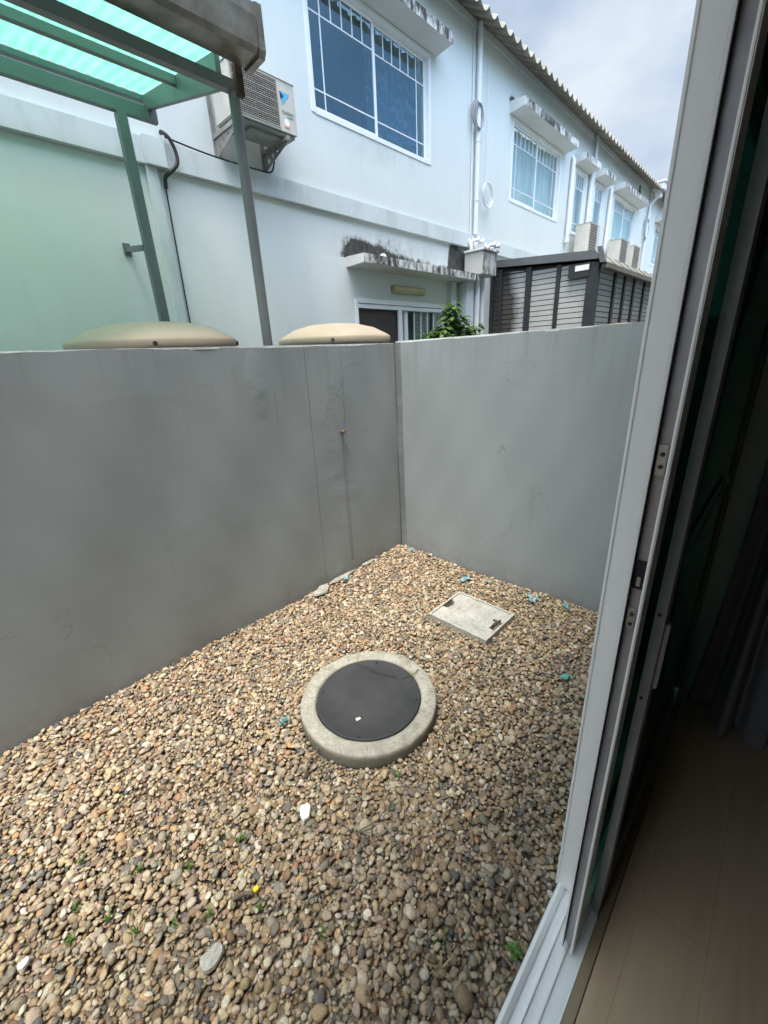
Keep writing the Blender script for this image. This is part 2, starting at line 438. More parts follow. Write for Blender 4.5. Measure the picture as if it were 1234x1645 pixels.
M_grey_c = simple('grey_cable_sheath', (.33, .33, .33), .6)
M_logo1 = simple('light_blue_print', (.10, .42, .66), .5, var=.02)
M_logo2 = simple('dark_blue_print', (.02, .03, .09), .5, var=.02)
M_logo3 = simple('dark_teal_print', (.03, .12, .13), .5, var=.02)
M_white = simple('white_sticker', (.8, .8, .78), .6, var=.03)
M_orange = simple('orange_print', (.75, .33, .20), .6, var=.03)
M_lamp = simple('yellowed_acrylic', (.52, .48, .27), .35, 0, .15, 8, grime=.2)
def siding_mat():
    s = MT('pale_siding_board')
    c = s.ramp(s.noise(2.2, 5), (.3, (.38, .395, .39)), (.7, (.46, .475, .47)))
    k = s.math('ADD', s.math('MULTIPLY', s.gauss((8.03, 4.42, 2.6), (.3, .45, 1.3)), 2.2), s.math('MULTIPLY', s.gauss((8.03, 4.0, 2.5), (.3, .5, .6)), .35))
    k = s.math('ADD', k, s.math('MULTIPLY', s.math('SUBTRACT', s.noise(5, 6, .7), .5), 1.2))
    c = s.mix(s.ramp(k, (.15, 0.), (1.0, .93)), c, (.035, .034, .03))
    s.set(color=c, rough=.7, spec=.2)
    return s.m
M_shedpan = siding_mat()
M_shedpost = simple('charcoal_steel_post', (.035, .037, .043), .45, .2, .2, 8)
M_shedroof = simple('slate_grey_sheet_metal', (.13, .14, .15), .45, .3, .15, 4)
M_shedtile = simple('mossy_grey_tile', (.20, .205, .175), .8, 0, .3, 5, grime=.5)
M_shedgut = simple('khaki_grey_gutter', (.21, .205, .18), .6, .2, .15, 5, grime=.3)
M_tank = tank_mat()
M_leaf = leaf_mat('glossy_green_leaf', (.035, .085, .02), (.11, .21, .04))
M_weed = leaf_mat('fresh_weed_leaf', (.07, .16, .03), (.16, .30, .07))
M_bark = simple('brown_bark', (.10, .075, .05), .9, bump=.4)
M_brass = simple('corroded_brass', (.22, .16, .11), .5, .6, .3, 60)
M_upvc = simple('white_door_aluminium', (.93, .925, .91), .42, 0, .03, 2)
M_recess = simple('satin_channel_metal', (.40, .39, .39), .4, .4, .12, 12, grime=.2)
M_seal = simple('dark_rubber_seal', (.02, .02, .024), .7)
M_sill = simple('white_sill_aluminium', (.80, .82, .84), .35, .1, .04, 4)
M_zinc = simple('zinc_plate', (.42, .41, .39), .35, .8, .1, 40)
M_wood = wood_mat()
M_strip = simple('oak_threshold_strip', (.30, .235, .16), .45, 0, .12, 6)
M_room = simple('dim_room_paint', (.34, .32, .29), .9, var=.03, scale=1)
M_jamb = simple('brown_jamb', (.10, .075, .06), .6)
M_teal = simple('teal_plastic_scrap', (.12, .38, .36), .5, var=.4, scale=30)
M_tealdim = simple('faded_teal_scrap', (.20, .35, .37), .6, var=.35, scale=40)
M_yellow = simple('yellow_plastic', (.85, .62, .01), .45, var=.05)
M_shard = simple('white_tile_shard', (.70, .68, .63), .5, var=.1, scale=20)
M_twig = simple('dry_twig', (.13, .10, .075), .9, var=.3, scale=30)
M_mortar = concrete_mat('mortar_lump', (.26, .25, .21), (.42, .40, .36), .3)
M_straw = simple('dry_straw', (.33, .27, .15), .9, var=.3, scale=30)
M_rust = simple('rusted_iron', (.07, .045, .032), .85, .2, .4, 40)
M_angle = concrete_mat('cement_stained_angle_iron', (.38, .37, .33), (.55, .54, .49), .35)

# ------------------------------------------------------------------ mesh helpers
def smooth(pts, n=6):
    P = [Vector(p) for p in pts]; P = [P[0] * 2 - P[1]] + P + [P[-1] * 2 - P[-2]]; o = []
    for i in range(1, len(P) - 2):
        for k in range(n):
            t = k / n; a, b, c, d = P[i - 1], P[i], P[i + 1], P[i + 2]
            o.append(tuple(.5 * ((2 * b) + (c - a) * t + (2 * a - 5 * b + 4 * c - d) * t * t + (3 * b - a - 3 * c + d) * t ** 3)))
    return o + [tuple(P[-2])]
class MB:
    def __init__(s): s.v = []; s.f = []; s.sm = []
    def add(s, verts, faces, smooth=False):
        k = len(s.v); s.v += [tuple(map(float, v)) for v in verts]
        s.f += [tuple(i + k for i in f) for f in faces]; s.sm += [smooth] * len(faces); return s
    def box(s, x0, x1, y0, y1, z0, z1, bev=0.0):
        if bev <= 0:
            vs = [(x, y, z) for x in (x0, x1) for y in (y0, y1) for z in (z0, z1)]
            return s.add(vs, [(0, 1, 3, 2), (4, 6, 7, 5), (0, 4, 5, 1), (2, 3, 7, 6), (0, 2, 6, 4), (1, 5, 7, 3)])
        bm = bmesh.new(); bmesh.ops.create_cube(bm, size=1)
        bmesh.ops.scale(bm, vec=(x1 - x0, y1 - y0, z1 - z0), verts=bm.verts)
        bmesh.ops.translate(bm, vec=((x0 + x1) / 2, (y0 + y1) / 2, (z0 + z1) / 2), verts=bm.verts)
        bmesh.ops.bevel(bm, geom=bm.edges[:], offset=bev, segments=2, affect='EDGES')
        bm.verts.index_update()
        s.add([v.co for v in bm.verts], [[v.index for v in f.verts] for f in bm.faces]); bm.free(); return s
    def obox(s, c, size, rot):                       # oriented box
        m = Matrix.Translation(c) @ Euler(rot).to_matrix().to_4x4()
        hx, hy, hz = (q / 2 for q in size)
        vs = [m @ Vector((x, y, z)) for x in (-hx, hx) for y in (-hy, hy) for z in (-hz, hz)]
        return s.add(vs, [(0, 1, 3, 2), (4, 6, 7, 5), (0, 4, 5, 1), (2, 3, 7, 6), (0, 2, 6, 4), (1, 5, 7, 3)])
    def prism(s, poly, axis, a0, a1):                # poly in the two other axes, extruded along axis
        n = len(poly)
        def P(p, a): return {'x': (a, p[0], p[1]), 'y': (p[0], a, p[1]), 'z': (p[0], p[1], a)}[axis]
        return s.add([P(p, a0) for p in poly] + [P(p, a1) for p in poly],
                     [tuple(range(n))[::-1], tuple(range(n, 2 * n))] + [(i, (i + 1) % n, n + (i + 1) % n, n + i) for i in range(n)])
    def tube(s, pts, r, n=8, caps=True):
        pts = [Vector(p) for p in pts]; rs = r if isinstance(r, (list, tuple)) else [r] * len(pts)
        vs = []; up = Vector((0, 0, 1))
        for i, p in enumerate(pts):
            d = (pts[min(i + 1, len(pts) - 1)] - pts[max(i - 1, 0)])
            d = d.normalized() if d.length > 1e-9 else Vector((0, 0, 1))
            if i == 0:
                a = d.cross(up) if abs(d.z) < .95 else d.cross(Vector((1, 0, 0)))
            else: a = a - d * a.dot(d)
            a.normalize(); b = d.cross(a)
            for k in range(n):
                t = 2 * PI * k / n; vs.append(p + (a * math.cos(t) + b * math.sin(t)) * rs[i])
        fs = [(i * n + k, i * n + (k + 1) % n, (i + 1) * n + (k + 1) % n, (i + 1) * n + k) for i in range(len(pts) - 1) for k in range(n)]
        s.add(vs, fs, True)
        if caps:
            s.add([vs[k] for k in range(n)], [tuple(range(n))[::-1]]); s.add([vs[-n + k] for k in range(n)], [tuple(range(n))])
        return s
    def bar(s, a, b, w, h):                          # rectangular bar from a to b, w across (horizontal), h high
        a = Vector(a); b = Vector(b); d = (b - a).normalized(); side = d.cross(Vector((0, 0, 1)))
        if side.length < .01: side = Vector((1, 0, 0))
        side.normalize(); u = side.cross(d)
        vs = [p + side * (i * w / 2) + u * (j * h / 2) for p in (a, b) for i, j in ((-1, -1), (1, -1), (1, 1), (-1, 1))]
        return s.add(vs, [(3, 2, 1, 0), (4, 5, 6, 7), (0, 1, 5, 4), (1, 2, 6, 5), (2, 3, 7, 6), (3, 0, 4, 7)])
    def lathe(s, prof, c=(0, 0, 0), n=64, wob=0, hx=None):
        vs = []
        for (r, z) in prof:
            for k in range(n):
                t = 2 * PI * k / n
                q = r * (1 + wob * (math.sin(3 * t + 1) + .6 * math.sin(7 * t + 2) + .5 * math.sin(13 * t)))
                if hx: q *= 1 - hx * (1 - math.cos(6 * t)) / 2
                vs.append((c[0] + q * math.cos(t), c[1] + q * math.sin(t), c[2] + z))
        m = len(prof)
        s.add(vs, [(i * n + k, i * n + (k + 1) % n, (i + 1) * n + (k + 1) % n, (i + 1) * n + k) for i in range(m - 1) for k in range(n)], True)
        return s
    def torus(s, c, rad, r, nx=28, n=6, ax='xz', ell=1.0, rot=0):
        pts = []
        for k in range(nx + 1):
            t = 2 * PI * k / nx; u = rad * math.cos(t); v = rad * math.sin(t) * ell
            u, v = u * math.cos(rot) - v * math.sin(rot), u * math.sin(rot) + v * math.cos(rot)
            pts.append((c[0] + u, c[1], c[2] + v) if ax == 'xz' else (c[0] + u, c[1] + v, c[2]))
        return s.tube(pts, r, n, False)
    def build(s, name, mat, parent=None, loc=None):
        me = bpy.data.meshes.new(name)
        V = np.array(s.v, dtype=float)
        if parent is not None: base = Vector(parent['_base'])
        elif loc is not None: base = Vector(loc)
        else:
            mn = V.min(0); mxx = V.max(0); base = Vector(((mn[0] + mxx[0]) / 2, (mn[1] + mxx[1]) / 2, mn[2]))
        me.from_pydata([tuple(v) for v in (V - np.array(base))], [], s.f); me.validate()
        if len(me.polygons) == len(s.sm): me.polygons.foreach_set('use_smooth', s.sm)
        bm = bmesh.new(); bm.from_mesh(me); bmesh.ops.recalc_face_normals(bm, faces=bm.faces); bm.to_mesh(me); bm.free()
        me.materials.append(mat)
        o = bpy.data.objects.new(name, me); SC.collection.objects.link(o)
        o['_base'] = tuple(base)
        if parent is not None: o.parent = parent
        else: o.location = base
        return o

def tag(o, label=None, cat=None, group=None, kind=None):
    if label: o['label'] = label
    if cat: o['category'] = cat
    if group: o['group'] = group
    if kind: o['kind'] = kind
    return o
def thing(name, label, cat, loc, group=None):
    o = bpy.data.objects.new(name, None); SC.collection.objects.link(o)
    o.empty_display_size = .1; o.location = loc; o['_base'] = tuple(loc)
    return tag(o, label, cat, group)
def copy_tree(o, parent=None):
    c = o.copy(); SC.collection.objects.link(c); c.parent = parent
    for ch in list(o.children): copy_tree(ch, c)
    return c

# ------------------------------------------------------------------ ground (structure)
g = MB()
g.add([(-60, -60, -.02), (60, -60, -.02), (60, 60, -.02), (-60, 60, -.02)], [(0, 1, 2, 3)])
tag(g.build('ground', M_soil), kind='structure')
g = MB(); nx_, ny_ = 200, 60
g.add([(-5.8 + 8.79 * i / nx_, .245 + 2.425 * j / ny_, -.017 + .010 * math.sin((-5.8 + 8.79 * i / nx_) * 2.3 + 1) * math.sin((.245 + 2.425 * j / ny_) * 2.9)) for j in range(ny_ + 1) for i in range(nx_ + 1)],
      [(j * (nx_ + 1) + i, j * (nx_ + 1) + i + 1, (j + 1) * (nx_ + 1) + i + 1, (j + 1) * (nx_ + 1) + i) for j in range(ny_) for i in range(nx_)], True)
tag(g.build('gravel_bed', M_grit), kind='structure')

# ------------------------------------------------------------------ garden walls
HX, HY, HR = 1.235, 1.395, .390      # round cover
def hatch_pt(u, v):                  # hatch frame is a slightly turned square
    c = Vector((2.338, 1.397)); a = R(-1.0)
    return c.x + u * math.cos(a) - v * math.sin(a), c.y + u * math.sin(a) + v * math.cos(a)

def wavy_wall(x0, x1, y0, y1, z1, face):
    """masonry wall as one subdivided box whose visible face and top edge are slightly uneven"""
    mb = MB(); L_ = max(x1 - x0, y1 - y0); nx = int(L_ / .06); nz = 26
    alongx = (x1 - x0) > (y1 - y0)
    def P(i, j, side):
        a = i / nx; z = z1 * j / nz - .05 * (1 - j / nz)
        q = (x0 if alongx else y0) + a * L_
        wob = .004 * math.sin(q * 3.1 + z * 2) + .003 * math.sin(q * 7.7 - z * 4) + .002 * math.sin(q * 17 + z * 9)
        if j == nz: z += .005 * math.sin(q * 2.3) + .003 * math.sin(q * 9.1 + 1) + .0025 * math.sin(q * 31 + 2) * math.sin(q * 5.3)
        if alongx: return (q, (y0 if side == 0 else y1) + (wob if side == 0 else 0), z)
        return ((x0 if side == 0 else x1) + (wob if side == 0 else 0), q, z)
    for side in (0, 1):
        vs = [P(i, j, side) for j in range(nz + 1) for i in range(nx + 1)]
        mb.add(vs, [(j * (nx + 1) + i, j * (nx + 1) + i + 1, (j + 1) * (nx + 1) + i + 1, (j + 1) * (nx + 1) + i) for j in range(nz) for i in range(nx)], True)
    k = nz * (nx + 1)
    mb.add([P(i, nz, 0) for i in range(nx + 1)] + [P(i, nz, 1) for i in range(nx + 1)], [(i, i + 1, nx + 2 + i, nx + 1 + i) for i in range(nx)])
    mb.add([P(0, 0, 0), P(0, nz, 0), P(0, nz, 1), P(0, 0, 1)], [(0, 1, 2, 3)])
    mb.add([P(nx, 0, 0), P(nx, nz, 0), P(nx, nz, 1), P(nx, 0, 1)], [(0, 1, 2, 3)])
    return mb
wa = thing('garden_wall', 'long grey rendered garden wall behind the gravel yard with a brass stub in it', 'wall', (0, YW, 0))
wavy_wall(-6.0, 12.0, YW, YW + .12, 1.995, 0).build('wall_panel', M_gwall, wa)
cpm = MB(); cpm.box(-6.0, 3.0, YW + .006, YW + .114, 1.99, 2.004); cpm.build('coping', M_coping, wa)
wb = thing('garden_wall', 'shorter grey side wall of the yard, meeting the long wall at the corner and ending behind the door', 'wall', (XW, 1.4, 0))
wavy_wall(XW, XW + .12, .26, YW - .006, 2.008, 0).build('wall_panel', M_gwall, wb)
cpm = MB(); cpm.box(XW + .008, XW + .112, .26, YW - .01, 2.002, 2.016); cpm.build('coping', M_coping, wb)

# brass stub
st = MB(); st.tube([(2.292, YW + .01, 1.322), (2.292, YW - .045, 1.318)], .011, 12); st.tube([(2.292, YW - .02, 1.322), (2.292, YW - .048, 1.318)], .016, 8)
st.tube([(2.292, YW - .045, 1.318), (2.292, YW - .052, 1.300)], .009, 8)
tag(st.build('pipe_stub', M_brass), 'small corroded brass tap stub sticking out of the long grey wall near the corner', 'pipe stub')

# ------------------------------------------------------------------ manhole
mh = thing('manhole', 'round black cover in a pale concrete ring standing in the gravel', 'manhole', (HX, HY, 0))
rg = MB(); rg.lathe([(.0, -.06), (HR - .004, -.06), (HR, .0), (HR - .001, .062), (HR - .004, .071), (HR - .010, .075), (.335, .077), (.312, .076), (.304, .071), (.300, .04), (0, .04)], (HX, HY, 0), 96, .004)
rg.build('concrete_ring', M_ring, mh)
ld_ = MB(); ld_.lathe([(0.0, .0755), (.05, .0755), (.12, .0752), (.20, .074), (.282, .0725), (.288, .076), (.294, .0765), (.298, .071), (.298, .042)], (HX, HY, 0), 96)
for t in range(4):
    a = t * PI / 2 + .6; ld_.lathe([(0, .081), (.008, .080), (.010, .074)], (HX + .274 * math.cos(a), HY + .274 * math.sin(a), 0), 10)
ld_.build('cover', M_lid, mh)
for (pts, r) in ((((1.36, 1.64, .09), (1.375, 1.56, .105), (1.39, 1.47, .10), (1.44, 1.36, .085)), .0022),
                 (((1.60, 1.40, .02), (1.575, 1.30, .085), (1.52, 1.29, .095), (1.46, 1.33, .085)), .0022)):
    b_ = MB(); b_.tube(pts, r, 5); b_.build('wire_loop', M_rust, mh)
cp = MB(); cp.add([(1.065, 1.315, .0775), (1.090, 1.308, .0785), (1.096, 1.322, .0775), (1.073, 1.334, .0775), (1.075, 1.322, .082)], [(0, 1, 4), (1, 2, 4), (2, 3, 4), (3, 0, 4), (3, 2, 1, 0)])
tag(cp.build('paint_flake', M_shard), 'white paint flake lying on the black round cover', 'flake')

# ------------------------------------------------------------------ square hatch
ht = thing('drain_hatch', 'square pale concrete drain hatch with a worn angle-iron rim in the gravel', 'drain hatch', (2.338, 1.397, 0))
def quadbox(mb, u0, u1, v0, v1, z0, z1):
    p = [hatch_pt(u, v) for u, v in ((u0, v0), (u1, v0), (u1, v1), (u0, v1))]
    mb.prism(p, 'z', z0, z1)
hs = .205; hv = .250
fr = MB()
for u0, u1, v0, v1 in ((-hs, hs, -hv, -hv + .014), (-hs, hs, hv - .014, hv), (-hs, -hs + .014, -hv + .014, hv - .014), (hs - .014, hs, -hv + .014, hv - .014)):
    quadbox(fr, u0, u1, v0, v1, -.05, .040)
fr.build('rim', M_angle, ht)
sl = MB()
a, b = hs - .018, hv - .018
nt_ = .05
poly = [(-a, -b), (-nt_ - .02, -b), (-nt_ - .01, -b + .045), (.025, -b + .05), (.035, -b + .075), (.06, -b + .07), (.055, -b + .04), (nt_, -b), (a, -b), (a, b), (nt_ + .02, b), (nt_, b - .045), (.01, b - .055), (-.04, b - .045), (-nt_, b), (-a, b)]
sl.prism([hatch_pt(*p) for p in poly], 'z', -.04, .034)
sl.build('slab', M_slab, ht)
hd = MB(); hd.bar((*hatch_pt(-.05, -b + .018), .05), (*hatch_pt(.05, -b + .018), .05), .010, .010)
hd.build('lifting_bar', M_rust, ht); hd = MB()
hd.bar((*hatch_pt(-.05, b - .018), .05), (*hatch_pt(.05, b - .018), .05), .010, .010)
hd.build('lifting_bar', M_rust, ht)

# ------------------------------------------------------------------ gravel (stuff)
def stone_bases(nb=14):
    bm = bmesh.new(); bmesh.ops.create_icosphere(bm, subdivisions=2, radius=1); bm.verts.ensure_lookup_table()
    V = np.array([v.co[:] for v in bm.verts]); F = np.array([[v.index for v in f.verts] for f in bm.faces]); bm.free()
    out = []
    for k in range(nb):
        A = rng.normal(size=(9, 3)); A /= np.linalg.norm(A, axis=1)[:, None]
        U = V.copy(); d = np.ones(len(V))
        for q in A[:5]: d += rng.uniform(-.14, .16) * (V @ q)
        for q in A[5:]:
            t = rng.uniform(.50, .85); pr = U @ q; U = U - np.maximum(pr - t, 0)[:, None] * q * .85
        U = U * d[:, None]
        out.append(U)
    return out, F
def build_gravel():
    bases, F = stone_bases()
    bases = np.array(bases); nv = bases.shape[1]
    P = []
    def layer(sp, z0, z1, x0, x1, smul, keep=1.0):
        xs = np.arange(x0, x1, sp); ys = np.arange(.245, YW - .004, sp * .9)
        X, Y = np.meshgrid(xs, ys); X = X.ravel() + rng.uniform(-.5, .5, X.size) * sp; Y = Y.ravel() + rng.uniform(-.5, .5, Y.size) * sp
        k = rng.random(X.size) < keep
        X, Y = X[k], Y[k]
        P.append(np.stack([X, Y, rng.uniform(z0, z1, X.size), np.full(X.size, smul)], 1))
    layer(.0205, -.014, -.002, -.75, 2.99, 1.0)
    layer(.024, -.002, .007, -.75, 2.99, 1.0)
    layer(.031, .004, .012, -.75, 2.99, 1.08, .5)
    layer(.040, -.012, .004, -2.45, -.75, 1.25)
    P = np.concatenate(P)
    y = P[:, 1]; x = P[:, 0]; n = len(P)
    a = np.exp(rng.normal(math.log(.0113), .36, n)) * P[:, 3]
    a = np.clip(a, .005, .025)
    big = rng.random(n) < .014; a[big] *= 1.45
    r = np.hypot(x - HX, y - HY)
    ok = ~((r < HR + a * .55))
    ok &= ~((np.abs(x - 2.338) < hs + a * .5) & (np.abs(y - 1.397) < hv + a * .5))
    ok &= (y < YW - a * .4) & (x < XW - a * .4) & (y > .243 + a * .4)
    P, a = P[ok], a[ok]; n = len(P)
    b = a * rng.uniform(.58, .95, n); c = a * rng.uniform(.32, .62, n)
    S = np.stack([a, b, c], 1)
    yaw = rng.uniform(0, 2 * PI, n); tx = rng.normal(0, .33, n); ty = rng.normal(0, .33, n)
    cz, sz = np.cos(yaw), np.sin(yaw); cx, sx = np.cos(tx), np.sin(tx); cy, sy = np.cos(ty), np.sin(ty)
    Z0 = np.zeros(n); O1 = np.ones(n)
    Rz = np.array([[cz, -sz, Z0], [sz, cz, Z0], [Z0, Z0, O1]]).transpose(2, 0, 1)
    Rx = np.array([[O1, Z0, Z0], [Z0, cx, -sx], [Z0, sx, cx]]).transpose(2, 0, 1)
    Ry = np.array([[cy, Z0, sy], [Z0, O1, Z0], [-sy, Z0, cy]]).transpose(2, 0, 1)
    RR = Rx @ Ry @ Rz
    und = .010 * np.sin(P[:, 0] * 2.3 + 1) * np.sin(P[:, 1] * 2.9) + .005 * np.sin(P[:, 0] * 7 + P[:, 1] * 5)
    P[:, 2] += und
    k = rng.integers(0, len(bases), n)
    V = np.einsum('nij,nvj->nvi', RR, bases[k] * S[:, None, :]) + P[:, None, :3]
    V = V.reshape(-1, 3).astype(np.float32)
    FF = (F[None] + (np.arange(n) * nv)[:, None, None]).reshape(-1, 3).astype(np.int32)
    pal = np.array([(.50, .39, .26), (.58, .48, .34), (.42, .31, .20), (.62, .55, .43), (.36, .27, .18), (.30, .25, .20), (.50, .44, .36),
                    (.23, .21, .19), (.13, .13, .135), (.17, .175, .18), (.56, .36, .19), (.44, .27, .17), (.72, .67, .58), (.33, .31, .27), (.28, .19, .13), (.46, .36, .31)])
    wt = np.array([11, 11, 8, 11, 8, 8, 10, 6, 3.2, 3, 2.2, 3, 5.5, 7, 4, 7], float); wt /= wt.sum()
    col = pal[rng.choice(len(pal), n, p=wt)] * rng.uniform(.78, 1.18, (n, 1)) * rng.uniform(.95, 1.05, (n, 3))
    col = col
    # eave shade painted into the stones by the door, plus one damp patch
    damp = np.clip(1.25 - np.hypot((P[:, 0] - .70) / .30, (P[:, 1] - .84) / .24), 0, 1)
    shade_damp = np.maximum(np.clip((.80 - P[:, 1]) / .4, 0, 1) * .8, damp) * (.3 + .7 * rng.random(n))
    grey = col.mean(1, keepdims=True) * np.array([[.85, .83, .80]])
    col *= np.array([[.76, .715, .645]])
    col = col * (1 - .38 * shade_damp[:, None]) + grey * (.10 * shade_damp[:, None])
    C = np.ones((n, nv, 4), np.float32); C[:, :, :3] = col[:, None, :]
    me = bpy.data.meshes.new('gravel')
    me.vertices.add(len(V)); me.vertices.foreach_set('co', V.ravel())
    me.loops.add(len(FF) * 3); me.loops.foreach_set('vertex_index', FF.ravel())
    me.polygons.add(len(FF)); me.polygons.foreach_set('loop_start', np.arange(0, len(FF) * 3, 3, dtype=np.int32))
    me.polygons.foreach_set('use_smooth', np.ones(len(FF), bool))
    me.update(calc_edges=True)
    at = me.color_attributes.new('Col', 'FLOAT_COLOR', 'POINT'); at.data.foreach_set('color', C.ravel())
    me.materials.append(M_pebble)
    o = bpy.data.objects.new('gravel', me); SC.collection.objects.link(o)
    tag(o, 'rounded tan, brown and grey river pebbles filling the yard', 'gravel', kind='stuff')
    print('stones', n)
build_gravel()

# ------------------------------------------------------------------ things lying on the gravel
def scrap(name, mat, x, y, size, label, cat, group=None, z=.022, seed=0, flat=.25, n=9, elong=1.0, rot=0):
    rr = random.Random(seed); mb = MB()
    base = []; top = []
    for i in range(n):
        t = 2 * PI * i / n; q = size * rr.uniform(.6, 1.1)
        u, v = q * math.cos(t) * elong, q * math.sin(t)
        u, v = u * math.cos(rot) - v * math.sin(rot), u * math.sin(rot) + v * math.cos(rot)
        base.append((x + u, y + v, z - .004)); top.append((x + u * .9, y + v * .9, z + size * flat * rr.uniform(.3, 1)))
    mb.add(base + top + [(x, y, z + size * flat)], [(i, (i + 1) % n, n + (i + 1) % n, n + i) for i in range(n)] + [(n + i, n + (i + 1) % n, 2 * n) for i in range(n)] + [tuple(range(n))[::-1]])
    return tag(mb.build(name, mat), label, cat, group)
def film(name, mat, x, y, size, label, seed, group=None):
    """crumpled thin plastic scraps"""
    rr = random.Random(seed); mb = MB()
    for q in range(4):
        cx, cy = x + rr.uniform(-1, 1) * size * .7, y + rr.uniform(-1, 1) * size * .7; m = 4
        s_ = size * rr.uniform(.3, .6); ro = rr.uniform(0, 3)
        vs = []
        for i in range(m):
            for j in range(m):
                u = (i / (m - 1) - .5) * s_ * 2 * rr.uniform(.8, 1.1); v = (j / (m - 1) - .5) * s_ * rr.uniform(.7, 1.2)
                vs.append((cx + u * math.cos(ro) - v * math.sin(ro), cy + u * math.sin(ro) + v * math.cos(ro), .024 + rr.uniform(-.008, .012)))
        k = len(vs); lo = [(a_, b_, c_ - .0015) for a_, b_, c_ in vs]
        fs = [(i * m + j, (i + 1) * m + j, (i + 1) * m + j + 1, i * m + j + 1) for i in range(m - 1) for j in range(m - 1)]
        mb.add(vs + lo, fs + [tuple(i_ + k for i_ in f)[::-1] for f in fs])
    return tag(mb.build(name, mat), label, 'plastic scrap', group)
film('plastic_scrap', M_tealdim, 2.93, 2.46, .05, 'faded teal plastic scrap in the corner where the two grey walls meet', 1)
film('plastic_scrap', M_tealdim, 2.78, 1.68, .075, 'faded teal plastic scraps between the square hatch and the side wall', 2)
film('plastic_scrap', M_tealdim, 2.86, 1.56, .035, 'small teal scrap just right of the larger scraps behind the square hatch', 12)
film('plastic_scrap', M_tealdim, 2.83, 1.13, .06, 'grey-blue plastic scrap at the foot of the side wall, right of the square hatch', 3)
film('plastic_scrap', M_tealdim, 2.90, .91, .05, 'teal scrap at the foot of the side wall, nearest to the door frame', 4)
film('plastic_scrap', M_teal, 2.15, .60, .045, 'bright turquoise plastic scraps beside the door frame', 5)
film('plastic_scrap', M_teal, .83, 1.66, .028, 'bright turquoise scrap just left of the round manhole', 6)
film('plastic_scrap', M_tealdim, 2.10, 2.58, .045, 'teal scrap beside the mortar strip along the long wall', 8)
scrap('mortar_lump', M_mortar, 1.85, 2.585, .065, 'flat grey lump of mortar at the foot of the long wall', 'mortar', seed=5, flat=.3, elong=1.5)
scrap('mortar_strip', M_mortar, 2.12, 2.625, .035, 'long pale strip of mortar along the foot of the long wall', 'mortar', seed=6, flat=.3, elong=5.5, rot=.02)
scrap('mortar_strip', M_mortar, 2.47, 2.64, .026, 'shorter mortar strip near the wall corner', 'mortar', seed=9, flat=.3, elong=4.5, rot=.02)
scrap('tile_shard', M_shard, .604, 1.171, .030, 'white oval shard lying on the pebbles below the manhole', 'shard', seed=7, flat=.3, elong=1.7, rot=.9, n=12, z=.026)
scrap('tile_shard', M_slab, .11, 1.02, .042, 'pale flat slab fragment among the pebbles at the lower left', 'shard', seed=8, flat=.3, elong=1.3, rot=.6, z=.022, n=11)
scrap('tile_shard', M_shard, -.335, 1.49, .022, 'small white fragment at the left edge of the gravel', 'shard', seed=12, flat=.5, n=7, z=.024)
yl = MB(); yl.box(.299, .319, 1.068, 1.085, .022, .040, .003); 
tw = MB(); tw.tube([(.295, 1.077, .03), (.27, 1.10, .032), (.235, 1.115, .028)], .008, 8); tag(tw.build('stick', M_twig), 'short brown stick touching the yellow clip', 'stick')
tag(yl.build('plastic_clip', M_yellow), 'small bright yellow plastic clip on the pebbles', 'clip')
def twig(pts, r, label, seed=0):
    rr = random.Random(seed); q = []
    for i in range(len(pts) - 1):
        for k in range(4):
            t = k / 4; q.append(tuple(pts[i][j] * (1 - t) + pts[i + 1][j] * t + rr.uniform(-1, 1) * .004 for j in range(3)))
    q.append(pts[-1]); mb = MB(); mb.tube(q, [r * (1 - .5 * i / len(q)) for i in range(len(q))], 6)
    tag(mb.build('twig', M_twig), label, 'twig')
twig([(.70, 1.30, .028), (.78, 1.36, .034), (.86, 1.38, .03)], .006, 'dark twig leaning toward the lower left of the manhole ring', 1)
twig([(.71, .93, .028), (.80, .90, .036), (.90, .91, .03)], .004, 'thin grey twig on the pebbles below the manhole', 2)
twig([(.90, .36, .026), (.98, .36, .036), (1.02, .37, .03)], .007, 'short brown stick on the pebbles beside the door sill', 3)

def tuft(x, y, h, n, mat, label, cat, seed, spread=.03, wid=.004, group=None):
    rr = random.Random(seed); mb = MB()
    for i in range(n):
        t = rr.uniform(0, 2 * PI); l = h * rr.uniform(.5, 1); sp = spread * rr.uniform(.3, 1.4)
        bx, by = x + rr.uniform(-1, 1) * spread * .4, y + rr.uniform(-1, 1) * spread * .4
        pv = None; vs = []
        for k in range(5):
            a_ = k / 4; ww = wid * (1 - a_) ** .6 * (1 if k else .6) + .0003
            px, py, pz = bx + math.cos(t) * sp * a_ ** 1.5, by + math.sin(t) * sp * a_ ** 1.5, .002 + l * (a_ - .25 * a_ * a_)
            vs += [(px - math.sin(t) * ww, py + math.cos(t) * ww, pz), (px + math.sin(t) * ww, py - math.cos(t) * ww, pz)]
        mb.add(vs, [(2 * k, 2 * k + 1, 2 * k + 3, 2 * k + 2) for k in range(4)])
    return tag(mb.build('weed', mat), label, cat, group)
